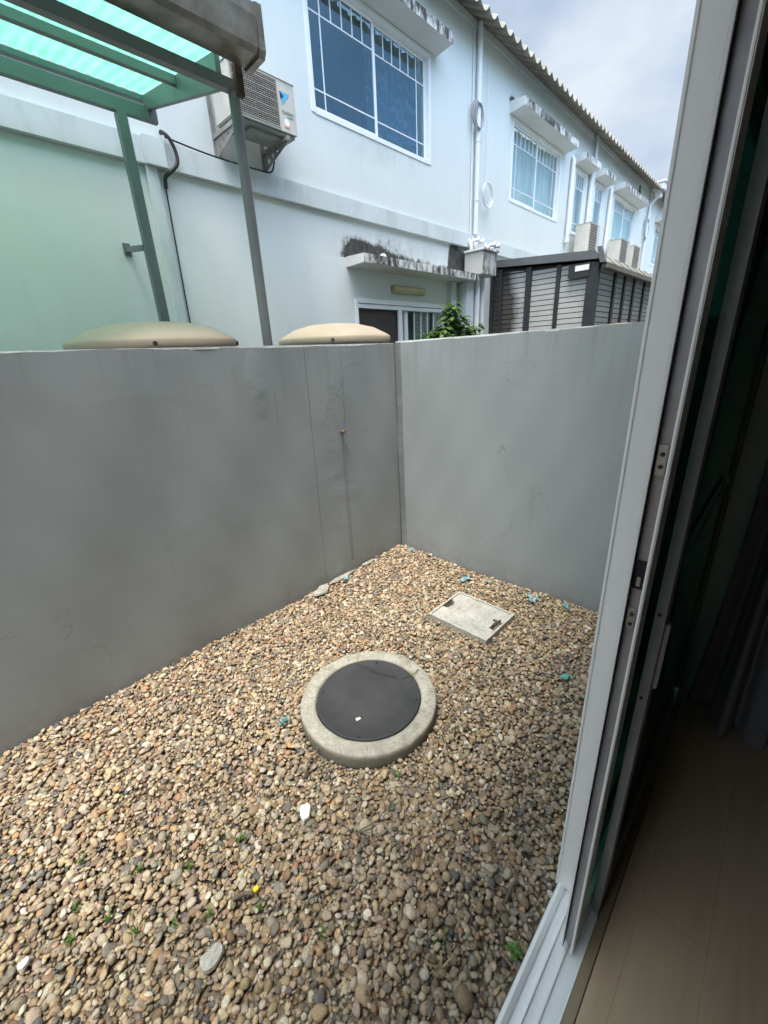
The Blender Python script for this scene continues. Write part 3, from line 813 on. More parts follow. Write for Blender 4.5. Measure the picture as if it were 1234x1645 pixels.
def leafy(x, y, s_, n, label, seed, group=None):
    rr = random.Random(seed); mb = MB()
    for i in range(n):
        t = rr.uniform(0, 2 * PI); d = s_ * rr.uniform(.1, 1); ls = s_ * rr.uniform(.25, .5)
        c = Vector((x + d * math.cos(t), y + d * math.sin(t), .022 + rr.uniform(0, .8) * s_))
        u = Vector((math.cos(t + rr.uniform(-.5, .5)), math.sin(t), rr.uniform(-.3, .5))).normalized(); v = u.cross(Vector((0, 0, 1))).normalized()
        vs = [c - u * ls, c - u * ls * .3 + v * ls * .5, c + u * ls * .4 + v * ls * .4, c + u * ls, c + u * ls * .4 - v * ls * .4, c - u * ls * .3 - v * ls * .5, c + Vector((0, 0, ls * .12))]
        mb.add(vs, [(i_, (i_ + 1) % 6, 6) for i_ in range(6)])
        mb.tube([(x, y, 0), tuple(c - u * ls)], .0012, 4, False)
    return tag(mb.build('weed', M_weed), label, 'weed', group)
leafy(.80, .275, .028, 30, 'bright green leafy weed against the white door sill', 3)
tuft(.60, .44, .07, 12, M_straw, 'dry straw-coloured grass tuft near the door sill', 'weed', 4, .035)
tuft(.66, .47, .05, 7, M_weed, 'few green blades beside the dry grass tuft', 'weed', 14, .03, .0025)
G = 'tiny green weeds sprouting among the pebbles at the lower left'
for i, (x, y) in enumerate([(-.10, 1.42), (-.18, 1.55), (-.05, 1.30), (-.21, 1.45), (.02, 1.50), (.18, 1.36), (.05, 1.22), (.36, 1.30), (-.12, 1.72), (.30, 1.02), (.15, 1.15), (.40, .80)]):
    tuft(x, y, .045, 12, M_weed, 'tiny green weed sprouting among the pebbles left of the door', 'weed', 20 + i, .022, .0025, G)
for i, (x, y, lab) in enumerate([(.55, 2.60, 'tiny weed at the foot of the long grey wall on the left'), (.9, 2.62, 'tiny weed at the foot of the long wall straight behind the manhole'), (1.02, .98, 'tiny weed below the manhole ring')]):
    tuft(x, y, .04, 9, M_weed, lab, 'weed', 50 + i, .02, .0025)

# ------------------------------------------------------------------ water tanks beyond the wall
def tank(x, y, r, label, tilt=0, top=2.20, rot=0):
    t = thing('water_tank', label, 'water tank', (x, y, 0), 'beige water tanks behind the garden walls')
    b_ = MB(); b_.lathe([(0, 0), (r * .93, 0), (r * .95, .3), (r * .93, .5), (r * .95, .7), (r * .93, 1.2), (r * .95, 1.6), (r * .92, top - .2)], (x, y, 0), 48)
    b_.build('tank_body', M_tank, t)
    l_ = MB(); z0 = top - .155
    prof = [(r * .94, z0 - .05), (r * .985, z0 - .045), (r, z0 - .03), (r, z0 + .015), (r * .985, z0 + .028), (r * .90, z0 + .055), (r * .72, z0 + .105), (r * .45, z0 + .143), (r * .2, z0 + .155), (0, z0 + .156)]
    l_.lathe(prof, (x, y, 0), 72, 0, .045); l_.build('tank_lid', M_tank, t)
    for a_ in (-1.95 + rot, -.75 + rot):
        n_ = MB(); q = r * .985
        n_.tube([(x + (q - .05) * math.cos(a_), y + (q - .05) * math.sin(a_), z0 - .006), (x + (q + .006) * math.cos(a_), y + (q + .006) * math.sin(a_), z0 - .006)], .014, 12)
        n_.build('bolt_hole', M_dark, t)
    return t
tank(1.255, 3.42, .575, 'larger-looking beige water tank lid behind the long wall, between the two canopy posts')
tank(2.92, 3.40, .565, 'beige water tank lid near the wall corner, right of the round post', top=2.215, rot=-.35)
tank(5.15, 1.42, .48, 'pale water tank lid just peeping over the side wall beside the door frame', top=2.10, rot=1)

# shrub behind the corner
def shrub():
    t = thing('shrub', 'leafy green potted shrub rising behind the wall corner in front of the far door', 'shrub', (5.75, 3.95, 0))
    rr = random.Random(11); cr_ = MB(); tk = MB()
    tips = []
    def br(p, d, l, r, lev):
        pts = [p]; q = Vector(p); dd = Vector(d)
        for i in range(4):
            dd = (dd + Vector((rr.uniform(-.2, .2), rr.uniform(-.2, .2), .10))).normalized(); q = q + dd * l / 4; pts.append(tuple(q))
        tk.tube(pts, [r * (1 - .13 * i) for i in range(5)], 6)
        if lev == 0: tips.extend([Vector(pts[-1]), Vector(pts[-2])]); return
        for k in range(3): br(pts[rr.choice((3, 4))], (dd + Vector((rr.uniform(-.8, .8), rr.uniform(-.6, .6), rr.uniform(-.1, .4)))).normalized(), l * .5, r * .5, lev - 1)
    for (X_, Z_) in ((5.80, 2.56), (5.72, 2.50), (5.88, 2.47), (5.62, 2.40), (5.78, 2.36), (5.70, 2.28), (5.88, 2.24), (5.55, 2.24), (5.42, 2.20), (5.32, 2.16), (5.48, 2.12), (5.62, 2.12), (5.80, 2.12), (5.98, 2.14), (6.10, 2.12), (6.30, 2.26), (6.42, 2.22), (6.22, 2.18), (6.36, 2.12), (6.15, 2.22), (6.05, 2.20), (5.66, 2.46), (5.78, 2.44), (5.84, 2.34), (5.70, 2.36), (5.92, 2.32), (5.40, 2.24), (5.50, 2.18)):
        Y_ = 3.95 + rr.uniform(-.12, .12); b0 = Vector((5.75 + (X_ - 5.75) * .1, 3.95, .27)); e0 = Vector((X_, Y_, Z_)); m0 = b0.lerp(e0, .5) + Vector(((X_ - 5.75) * .12, 0, .12))
        tk.tube(smooth([tuple(b0), tuple(m0), tuple(e0)], 5), .010, 6); tips.append(e0)
    for tp in tips:
        for i in range(20):
            t_ = rr.uniform(0, 2 * PI); d = rr.uniform(.01, .05); ls = rr.uniform(.10, .17)
            u = Vector((math.cos(t_), math.sin(t_), rr.uniform(-.5, .35))).normalized(); c = tp + u * d + Vector((0, 0, rr.uniform(-.09, .06)))
            v = u.cross(Vector((0, 0, 1))).normalized(); n_ = v.cross(u)
            vs = [c, c + u * ls * .35 + v * ls * .24, c + u * ls * .75 + v * ls * .18 - n_ * ls * .05, c + u * ls - n_ * ls * .2, c + u * ls * .75 - v * ls * .18 - n_ * ls * .05, c + u * ls * .35 - v * ls * .24, c + u * ls * .5 + n_ * ls * .06]
            cr_.add(vs, [(i_, (i_ + 1) % 6, 6) for i_ in range(6)], True)
    tk.build('trunk', M_bark, t); cr_.build('crown', M_leaf, t)
    p_ = MB(); p_.lathe([(0, 0), (.16, 0), (.21, .28), (.22, .30), (.19, .30), (.18, .26), (0, .26)], (5.75, 3.95, 0), 24); p_.build('pot', M_mortar, t)
shrub()

# ------------------------------------------------------------------ houses opposite
def wall_grid(mb, x0, x1, z0, z1, holes, y, dep=.16):
    xs = sorted({x0, x1} | {h[0] for h in holes} | {h[1] for h in holes}); zs = sorted({z0, z1} | {h[2] for h in holes} | {h[3] for h in holes})
    for i in range(len(xs) - 1):
        for j in range(len(zs) - 1):
            cx, cz = (xs[i] + xs[i + 1]) / 2, (zs[j] + zs[j + 1]) / 2
            if any(h[0] < cx < h[1] and h[2] < cz < h[3] for h in holes): continue
            mb.add([(xs[i], y, zs[j]), (xs[i + 1], y, zs[j]), (xs[i + 1], y, zs[j + 1]), (xs[i], y, zs[j + 1])], [(0, 1, 2, 3)])
    for (a_, b_, c_, d_) in holes:
        for q in ([(a_, c_), (b_, c_)], [(b_, c_), (b_, d_)], [(b_, d_), (a_, d_)], [(a_, d_), (a_, c_)]):
            (p, r), (s_, t_) = q
            mb.add([(p, y, r), (s_, y, t_), (s_, y + dep, t_), (p, y + dep, r)], [(0, 1, 2, 3)])
def curtain(x0, x1, z0, z1, y, mat, parent, seed=0, name='curtain'):
    mb = MB(); rr = random.Random(seed); n = max(8, int((x1 - x0) / .03)); ph = [rr.uniform(0, 6) for _ in range(3)]
    def yy(x): return y + .018 * math.sin(x * 38 + ph[0]) + .012 * math.sin(x * 61 + ph[1]) + .01 * math.sin(x * 13 + ph[2])
    vs = []
    for i in range(n + 1):
        x = x0 + (x1 - x0) * i / n; vs += [(x, yy(x), z0), (x, yy(x), z1)]
    k = len(vs); vs += [(a_, b_ + .003, c_) for a_, b_, c_ in vs]
    fs = [(2 * i, 2 * i + 2, 2 * i + 3, 2 * i + 1) for i in range(n)]
    mb.add(vs, fs + [tuple(j + k for j in f)[::-1] for f in fs], True)
    return mb.build(name, mat, parent)
def window(parent, x0, x1, z0, z1, sashes=2, glass=None, curt=None, seed=0, top=.25, bot=.17, bars=6, side=.15, y=YF):
    """aluminium window: outer frame, sliding sashes with glazing bars, glass, curtain"""
    fr_ = MB(); f = .045; yo = y - .012
    fr_.box(x0 - .01, x0 + f, yo, y + .09, z0, z1, .004); fr_.box(x1 - f, x1 + .01, yo, y + .09, z0, z1, .004)
    fr_.box(x0 + f, x1 - f, yo, y + .09, z0 - .01, z0 + f, .004); fr_.box(x0 + f, x1 - f, yo, y + .09, z1 - f, z1 + .01, .004)
    W_ = fr_.build('window', M_frame, parent)
    n = sashes; sw = (x1 - x0 - 2 * f) / n; H = z1 - z0 - 2 * f
    for i in range(n):
        a_ = x0 + f + i * sw + .001; b_ = a_ + sw - .002; yb = y + (.024 if i % 2 == 0 else .052); s_ = .034
        sm = MB(); lo, hi = z0 + f + .001, z1 - f - .001
        sm.box(a_, a_ + s_, yb, yb + .024, lo, hi); sm.box(b_ - s_, b_, yb, yb + .024, lo, hi)
        sm.box(a_ + s_, b_ - s_, yb, yb + .024, lo, lo + s_); sm.box(a_ + s_, b_ - s_, yb, yb + .024, hi - s_, hi)
        t_ = .013; zt = hi - top * H; zb = lo + bot * H
        sm.box(a_ + s_, b_ - s_, yb + .004, yb + .018, zt - t_ / 2, zt + t_ / 2); sm.box(a_ + s_, b_ - s_, yb + .004, yb + .018, zb - t_ / 2, zb + t_ / 2)
        for k in range(1, bars):
            xk = a_ + s_ + (b_ - a_ - 2 * s_) * k / bars; sm.box(xk - t_ / 2, xk + t_ / 2, yb + .005, yb + .017, zt + t_ / 2, hi - s_)
        if side:
            xk = a_ + s_ + side * (b_ - a_) if i == 0 else b_ - s_ - side * (b_ - a_)
            sm.box(xk - t_ / 2, xk + t_ / 2, yb + .005, yb + .017, lo + s_, zb - t_ / 2); sm.box(xk - t_ / 2, xk + t_ / 2, yb + .005, yb + .017, zb + t_ / 2, zt - t_ / 2)
        sm.build('sash', M_frame, W_)
        gm = MB(); gy = yb + .010; gm.box(a_ + s_, b_ - s_, gy, gy + .003, lo + s_, hi - s_)
        gm.build('pane', glass[i] if isinstance(glass, list) else glass, W_)
        c_ = curt[i] if isinstance(curt, list) else curt
        if c_: curtain(a_ - .02, b_ + .02, z0, z1, y + .2, c_, W_, seed + i)
    return W_

LEV0, LEV1, EAVE = 3.58, 3.785, 6.46
BIG = (1.85, 4.06, 4.53, 5.775); SML = (.30, 1.02, 4.43, 5.73)
def townhouse(x0, mirror, label, first=False, idx=0, xmin=None):
    x1 = x0 + 5.29
    def mx_(a_, b_): return (x0 + a_, x0 + b_) if not mirror else (x1 - b_, x1 - a_)
    t = thing('townhouse', label, 'house', ((x0 + x1) / 2, YF, 0), 'row of white two-storey townhouses')
    bx = mx_(BIG[0], BIG[1]); sx = mx_(SML[0], SML[1])
    holes = [(bx[0], bx[1], BIG[2], BIG[3]), (sx[0], sx[1], SML[2] if not first else 5.0, SML[3])]
    if first: holes.append((4.39, 6.46, .08, 2.655))
    w_ = MB(); wall_grid(w_, x0, x1, 0, 6.575, holes, YF)
    w_.box(x0 + .001, x1 - .001, 9.4, 9.5, 0, 6.2)
    w_.add([(x0, YF, 0), (x0, 9.5, 0), (x0, 9.5, 6.57), (x0, YF, 6.57)], [(0, 1, 2, 3)])
    w_.build('wall', M_facade, t)
    b_ = MB(); b_.box(x0 + .002, x1 - .002, YF - .055, YF - .002, LEV0, LEV1, .006); b_.build('floor_band', M_trim, t)
    g_ = MB(); g_.box(x0 + .002, x1 - .002, YF - .010, YF - .001, 6.475, 6.574)
    g_.build('eave_band', M_facade, t)
    # window awnings
    for (a_, c_), zt, dp, ex in ((bx, 5.795, .29, .14), (sx, 5.76, .27, .12)):
        if first and (a_, c_) == sx: continue
        m = MB(); m.prism([(YF - .001, zt), (YF - dp, zt + .03), (YF - dp, zt + .145), (YF - .001, zt + .17)], 'x', a_ - ex, c_ + ex); m.build('awning', M_mildew, t)
    # roof: corrugated sheet
    r_ = MB(); p = .24; n = 16; ncol = int(round((x1 - x0) / p)) * n; ya, yb = YF - .40, YF + 3.2
    za = 6.395; sl = math.tan(R(30)); th = .008; am = .045
    vs = []
    for i in range(ncol + 1):
        xx = x0 + (x1 - x0) * i / ncol; prof = am * (1 - 2 * abs(math.cos(PI * ((i % n) / n))))
        for (yy, zz) in ((ya, za), (yb, za + (yb - ya) * sl)): vs += [(xx, yy, zz + prof + th), (xx, yy, zz + prof - th)]
    fs = []
    for i in range(ncol):
        k = i * 4; fs += [(k, k + 4, k + 6, k + 2), (k + 1, k + 3, k + 7, k + 5), (k, k + 1, k + 5, k + 4)]
    r_.add(vs, fs, True); r_.build('roof', M_roof, t)
    # glazing
    if first:
        window(t, *bx, BIG[2], BIG[3], 2, [M_blueglass, M_blueglass], [M_curt_blue, M_curt_lace], 3)
        window(t, *sx, 5.0, SML[3], 1, M_blueglass, M_curt_blue, 9, .25, .0001, 3, 0)
    else:
        window(t, *bx, BIG[2], BIG[3], 2, M_paleglass, M_curt_pale, 20 + idx * 5)
        window(t, *sx, SML[2], SML[3], 1, M_paleglass, M_curt_pale, 40 + idx * 5, .25, .17, 4, 0)
    # downpipe on the party line
    d_ = MB(); X = x1 - .02
    d_.tube([(X, YF - .055, LEV1 + .02), (X, YF - .055, 6.54)], .042, 12); d_.tube([(X - .115, YF - .02, LEV1 + .02), (X - .115, YF - .02, 6.46)], .012, 6)
    for zz in (4.3, 5.1, 5.9): d_.tube([(X, YF - .055, zz - .015), (X, YF - .055, zz + .015)], .048, 12)
    d_.build('downpipe', M_pvc, t)
    return t
def _strip(t):
    for c in list(t.children):
        if c.name.startswith('downpipe'): bpy.data.objects.remove(c)
h0 = townhouse(-3.23, True, 'pastel house wall under the green canopy at the far left of the row')
_strip(h0)
h1 = townhouse(2.06, False, 'white townhouse straight ahead, with blue windows and the low back door under a stained slab', True)
h2 = townhouse(7.35, True, 'white townhouse right of the tall white downpipe, with pale green curtains', idx=1)
h3 = townhouse(12.64, False, 'white townhouse farther along the row, above the slatted shed, third from the canopy', idx=2)
h4 = townhouse(17.93, True, 'farthest white townhouse of the row, half hidden by the door frame', idx=3)

# party pilaster at the left end of h1, and details of its ground floor
p_ = MB(); p_.box(1.90, 1.99, YF - .05, YF - .001, 0, LEV0 - .002); p_.build('pilaster', M_trim, h1)
p_ = MB(); p_.box(1.90, 2.08, YF - .095, YF - .056, LEV0 - .004, LEV1 + .004, .004); p_.build('band_end', M_trim, h1)
a_ = MB(); a_.prism([(YF - .001, 3.02), (YF - .34, 3.03), (YF - .34, 3.13), (YF - .001, 3.14)], 'x', 4.27, 7.02); a_.build('door_awning', M_mildew, h1)
bx_ = MB(); bx_.box(7.00, 7.46, YF - .42, YF - .056, 3.12, 3.47, .008); bx_.build('drain_box', M_mildew2, h1)
bx_ = MB(); bx_.box(6.97, 7.49, YF - .45, YF - .056, 3.472, 3.51, .006); bx_.build('drain_box_lid', M_mildew, h1)
c_ = MB(); c_.box(6.57, 6.72, YF - .09, YF - .001, 0, 3.018); c_.build('pilaster', M_trim, h1)
c_ = MB(); c_.box(6.84, 7.06, YF - .22, YF - .001, 0, 3.018); c_.build('pilaster', M_trim, h1)
c_ = MB(); c_.tube([(7.20, YF - .20, 0), (7.20, YF - .20, 3.12)], .055, 14); c_.build('drain_pipe', M_pvc, h1)
c_ = MB(); c_.tube([(7.38, YF - .20, 0), (7.38, YF - .20, 3.12)], .04, 14); c_.build('drain_pipe', M_pvc, h1)
for X in (7.08, 7.62):
    f_ = MB()
    for dx in (0, .15):
        f_.tube([(X + dx, YF - .14, 3.50), (X + dx, YF - .14, 3.62), (X + dx + .02, YF - .18, 3.66), (X + dx + .05, YF - .26, 3.66)], .034, 10)
        f_.tube([(X + dx + .045, YF - .235, 3.66), (X + dx + .055, YF - .275, 3.66)], .042, 10)
        f_.tube([(X + dx + .045, YF - .10, 3.60), (X + dx + .055, YF - .055, 3.70)], .03, 10)
    f_.build('vent_elbow', M_pvc, h1 if X < 7.3 else h2)
# sliding back door: left leaf opening dark, right leaf glazed with bars
D = MB(); x0, x1, z1 = 4.39, 6.46, 2.655
D.box(x0 - .012, x0 + .045, YF - .012, YF + .1, .08, z1, .004); D.box(x1 - .045, x1 + .012, YF - .012, YF + .1, .08, z1, .004)
D.box(x0 + .045, x1 - .045, YF - .012, YF + .1, z1 - .05, z1 + .012, .004); D.box(x0 + .045, x1 - .045, YF + .002, YF + .1, z1 - .11, z1 - .055)
D.box(5.29, 5.37, YF - .008, YF + .03, .08, z1 - .112, .003); D.box(5.47, 5.55, YF + .034, YF + .07, .08, z1 - .112, .003)
dd = D.build('back_door', M_frame, h1)
L_ = MB(); L_.box(4.44, 5.288, YF + .05, YF + .08, .1, z1 - .115); L_.build('dark_opening', M_dark_opening, dd)  # flat dark panel standing in for the dark open half
gb = MB()
for k in range(1, 5): xk = 5.55 + (6.41 - 5.55) * k / 5; gb.box(xk - .007, xk + .007, YF + .04, YF + .055, 2.12, z1 - .115)
gb.box(5.551, 6.41, YF + .038, YF + .057, 2.09, 2.115); gb.build('glazing_bars', M_frame, dd)
gp = MB(); gp.box(5.375, 6.41, YF + .058, YF + .061, .1, z1 - .115); gp.build('pane', M_paleglass, dd)
curtain(5.30, 6.46, .1, 2.6, YF + .22, curtain_mat('dark_green_curtain', (.05, .10, .095), .3, (.16, .24, .22)), dd, 77)
v_ = MB(); v_.tube([(4.98, YF - .002, 3.20), (4.98, YF - .03, 3.20)], .058, 20); v_.tube([(4.98, YF - .0305, 3.20), (4.98, YF - .036, 3.20)], .040, 20); v_.build('vent_cap', M_pvc, h1)
# wall lamp above the door
wl = thing('wall_lamp', 'long yellowed fluorescent wall lamp over the far back door', 'lamp', (5.52, YF, 2.80))
b_ = MB(); b_.box(5.13, 5.89, YF - .03, YF - .001, 2.775, 2.865, .005); b_.build('lamp_base', M_acgrey, wl)
n = 14; ps = []
b_ = MB(); b_.prism([(YF - .031 - .065 * math.sin(PI * i / n), 2.82 - .052 * math.cos(PI * i / n)) for i in range(n + 1)], 'x', 5.15, 5.87); b_.build('lamp_cover', M_lamp, wl)
# vertical pipes and fins on the far houses
def pipe(par, X, z0, z1, r=.045, y=YF - .06):
    m = MB(); m.tube([(X, y, z0), (X, y, z1), (X + .02, YF - .005, z1 + .06)], r, 10); m.tube([(X, y, z0 + .02), (X, y, z0 + .10)], r * 1.35, 10); m.build('side_pipe', M_pvc, par)
pipe(h2, 11.32, 4.18, 5.78); pipe(h2, 12.50, 3.9, 5.80); pipe(h3, 14.02, 3.9, 5.75)
hp = MB(); hp.box(17.72, 18.15, YF - .42, YF - .12, 6.42, 6.60, .01); hp.box(17.67, 18.20, YF - .47, YF - .07, 6.602, 6.65, .008); hp.box(17.8, 18.05, YF - .34, YF - .18, 6.25, 6.419, .01)
hp.tube([(17.92, YF - .26, 6.3), (17.92, YF - .06, 6.1)], .05, 10)
hp.build('rain_hopper', M_pvc, h3)

# hanging cable coils
def coil(x, z, r, label, mat, wire_top=None, ell=1.25, loops=3, seed=0, rad=.007):
    rr = random.Random(seed); mb = MB()
    for k in range(loops): mb.torus((x + rr.uniform(-.02, .02), YF - .07 - .015 * k, z + rr.uniform(-.02, .02)), r * rr.uniform(.88, 1.08), rad, 30, 6, 'xz', ell, rr.uniform(-.15, .15))
    if wire_top:
        pts = [(x, YF - .05, z + r * ell)]
        for i in range(1, 9): t = i / 8; pts.append((x + (wire_top[0] - x) * t + .02 * math.sin(t * 6), YF - .04, z + r * ell + (wire_top[1] - z - r * ell) * t))
        mb.tube(pts, rad * .8, 6)
    tie = MB()
    o = tag(mb.build('cable_coil', mat), label, 'cable')
    return o
coil(7.26, 5.42, .125, 'coiled grey cable hung on the tall white downpipe', M_grey_c, None, 1.3, 4, 1, .010)
coil(7.62, 4.41, .155, 'loose white cable coil hanging from a long wire right of the downpipe', M_pvc, (7.67, 6.50), 1.15, 4, 2, .006)
coil(17.80, 5.42, .20, 'small grey cable coil high on the far end of the row', M_grey_c, (17.92, 6.45), 1.5, 2, 3, .02)
an = MB(); an.tube([(16.2, YF - .01, 5.95), (16.2, YF - .16, 6.05)], .016, 6); an.tube([(15.95, YF - .2, 6.15), (16.45, YF - .12, 5.98)], .012, 6)
for k in range(5): an.tube([(16.0 + k * .1, YF - .2 + k * .016, 6.13 - k * .034 - .12), (16.0 + k * .1, YF - .2 + k * .016, 6.13 - k * .034 + .12)], .008, 5)
an.tube([(16.16, YF - .16, 6.02), (16.16, YF - .16, 6.22)], .03, 8)
tag(an.build('antenna', M_black), 'little television antenna fixed under the far eave', 'antenna')
# cable from the ledge down the wall, and along the ledge to the big air conditioner
cb = MB()
cb.tube(smooth([(2.10, YF - .02, 3.86), (2.09, YF - .07, 3.85), (2.13, YF - .10, 3.81), (2.17, YF - .10, 3.72), (2.165, YF - .10, 3.63), (2.10, YF - .08, 3.56), (2.06, YF - .04, 3.52), (2.055, YF - .02, 3.44)]), .016, 8)
tag(cb.build('cable_sleeve', M_black), 'thick black corrugated sleeve bending over the ledge beside the left post', 'cable')
cb = MB(); cb.tube([(2.055, YF - .015, 3.46), (2.045, YF - .012, 2.8), (2.03, YF - .012, 1.6), (2.03, YF - .012, .3)], .006, 6)
tag(cb.build('cable', M_black), 'thin dark cable running straight down the wall right of the square post', 'cable')
cb = MB(); cb.tube(smooth([(2.13, YF - .02, 3.84), (2.5, YF - .02, 3.81), (2.9, YF - .02, 3.80), (3.14, YF - .03, 3.80), (3.22, YF - .06, 3.81), (3.24, YF - .09, 3.88), (3.24, YF - .12, 3.97), (3.24, YF - .16, 4.02)]), .008, 8)
tag(cb.build('cable', M_black), 'black cable lying along the ledge and rising to the large air conditioner', 'cable')

# ------------------------------------------------------------------ air conditioners
def text_mesh(s, size, loc, mat, parent, name, rot=(PI / 2, 0, 0)):
    cu = bpy.data.curves.new(name, 'FONT'); cu.body = s; cu.size = size; cu.extrude = .0008
    ob = bpy.data.objects.new(name, cu); SC.collection.objects.link(ob)
    dg = bpy.context.evaluated_depsgraph_get(); me = bpy.data.meshes.new_from_object(ob.evaluated_get(dg))
    SC.collection.objects.unlink(ob); bpy.data.objects.remove(ob)
    o = bpy.data.objects.new(name, me); SC.collection.objects.link(o); me.materials.clear(); me.materials.append(mat)
    o.parent = parent; o.location = Vector(loc) - Vector(parent['_base']); o.rotation_euler = rot
    return o
def ac_unit(x0, x1, y0, y1, z0, z1, label, detail=True, front_fan=True, group='outdoor air conditioner units on the house walls'):
    t = thing('air_conditioner', label, 'air conditioner', ((x0 + x1) / 2, y1, z0), group)
    W_, H = x1 - x0, z1 - z0; gx = x0 + W_ * .70
    b_ = MB(); b_.box(x0, x1, y0 + .012, y1, z0 + .03, z1 - .012, .008)
    b_.box(gx, x1, y0, y0 + .013, z0 + .025, z1 - .006, .004); b_.box(x0, gx, y0, y0 + .013, z1 - .03, z1 - .006, .003); b_.box(x0, gx, y0, y0 + .013, z0 + .025, z0 + .05, .003)
    b_.box(x0 - .006, x1 + .006, y0 - .006, y1 + .006, z1 - .012, z1, .004)
    b_.build('casing', M_acwhite, t)
    f_ = MB(); f_.box(x0 + .015, gx - .001, y0 + .006, y0 + .0115, z0 + .05, z1 - .03)
    cx, cz, rr_ = (x0 + gx) / 2, (z0 + z1) / 2, H * .40
    f_.build('coil_face', M_acdark, t)
    hub = MB(); hub.tube([(cx, y0 + .006, cz), (cx, y0 + .001, cz)], .045, 20)
    for k in range(5):
        a_ = k * 2 * PI / 5
        p1 = (cx + .04 * math.cos(a_), cz + .04 * math.sin(a_)); p2 = (cx + rr_ * math.cos(a_ - .3), cz + rr_ * math.sin(a_ - .3)); p3 = (cx + rr_ * math.cos(a_ + .45), cz + rr_ * math.sin(a_ + .45))
        hub.add([(p1[0], y0 + .003, p1[1]), (p2[0], y0 + .003, p2[1]), (p3[0], y0 + .0055, p3[1])], [(0, 1, 2)])
    hub.build('fan', M_black, t)
    g_ = MB(); nx_ = 24 if detail else 9; nz_ = 22 if detail else 10
    for k in range(nz_ + 1):
        zz = z0 + .05 + (H - .08) * k / nz_; q = .0042 if k % 4 == 0 else .0018
        if not detail: q = .005
        g_.box(x0 + .012, gx, y0 - .009, y0 - .005, zz - q / 2, zz + q / 2)
    for k in range(nx_ + 1):
        xx = x0 + .015 + (gx - x0 - .02) * k / nx_; q = .0018 if detail else .004
        g_.box(xx - q / 2, xx + q / 2, y0 - .0049, y0 - .001, z0 + .05, z1 - .03)
    g_.build('fan_guard', M_grille, t)
    tr = MB(); tr.box(x0 + .02, x1 - .02, y0 + .02, y1 - .02, z0, z0 + .029, .006); tr.box(x0 + W_ * .25, x0 + W_ * .8, y0 + .06, y1 - .06, z0 - .02, z0 - .001, .008)
    tr.build('base_tray', M_acgrey, t)
    return t
ac = ac_unit(2.62, 3.31, 4.15, 4.50, 3.985, 4.415, 'large cream air conditioner on wall brackets, with a blue triangle emblem, behind the round post')
lx = 2.62 + .69 * .745; zt = 4.415
e_ = MB(); e_.add([(lx, 4.148, zt - .095), (lx + .115, 4.148, zt - .095), (lx + .02, 4.148, zt - .20)], [(0, 1, 2)]); e_.build('emblem', M_logo1, ac)
e_ = MB(); e_.add([(lx, 4.146, zt - .095), (lx + .045, 4.146, zt - .125), (lx + .004, 4.146, zt - .155)], [(0, 1, 2)]); e_.build('emblem', M_logo2, ac)
text_mesh('DAIKIN', .040, (lx + .01, 4.1485, zt - .262), M_logo3, ac, 'lettering')
text_mesh('INVERTER', .016, (lx + .065, 4.1485, zt - .285), M_logo3, ac, 'lettering')
s_ = MB(); s_.lathe([(0, 0), (.030, 0)], (0, 0, 0), 20)
s_.v = [(lx + .055 + a, 4.1482, zt - .325 + b) for a, b, c in s_.v]; s_.build('sticker', M_white, ac)
s_ = MB(); s_.box(lx + .028, lx + .09, 4.146, 4.1485, zt - .365, zt - .350); s_.build('sticker', M_orange, ac)
for X in (2.63, 3.17):      # wall brackets: upright rail, arm and drilled gusset
    k_ = MB(); k_.box(X - .02, X + .02, YF - .012, YF - .001, 3.80, 4.42)
    k_.bar((X, YF - .013, 3.963), (X, 4.12, 3.963), .030, .03)
    holes = [(YF - .10, 3.875, .022), (YF - .19, 3.90, .018), (YF - .27, 3.918, .013)]
    # gusset plate as strips between the holes
    bm = bmesh.new()
    outer = [(YF - .013, 3.80), (YF - .013, 3.948), (4.16, 3.948), (4.16, 3.925)]
    vo = [bm.verts.new((X, p[0], p[1])) for p in outer]; ed = [bm.edges.new((vo[i], vo[(i + 1) % 4])) for i in range(4)]
    for (cy, cz, r) in holes:
        vh = [bm.verts.new((X, cy + r * math.cos(i * PI / 6), cz + r * math.sin(i * PI / 6))) for i in range(12)]
        ed += [bm.edges.new((vh[i], vh[(i + 1) % 12])) for i in range(12)]
    bmesh.ops.triangle_fill(bm, use_beauty=True, use_dissolve=False, edges=ed)
    bm.verts.index_update(); vv = [v.co.copy() for v in bm.verts]; ff = [[v.index for v in f.verts] for f in bm.faces]; bm.free()
    k_.add(vv, ff); k_.add([v + Vector((.003, 0, 0)) for v in vv], ff)
    k_.build('bracket', M_bracket, ac)
small = [(11.55, 12.2, 'small air conditioner beside the far white pipe, above the shed roof'), (13.95, 14.75, 'air conditioner above the shed roof, left one of the far pair'), (15.2, 16.0, 'air conditioner above the shed roof, right one of the far pair')]
for (a_, b_, lab) in small: ac_unit(a_, b_, 4.10, 4.44, 3.93, 4.56, lab, False)

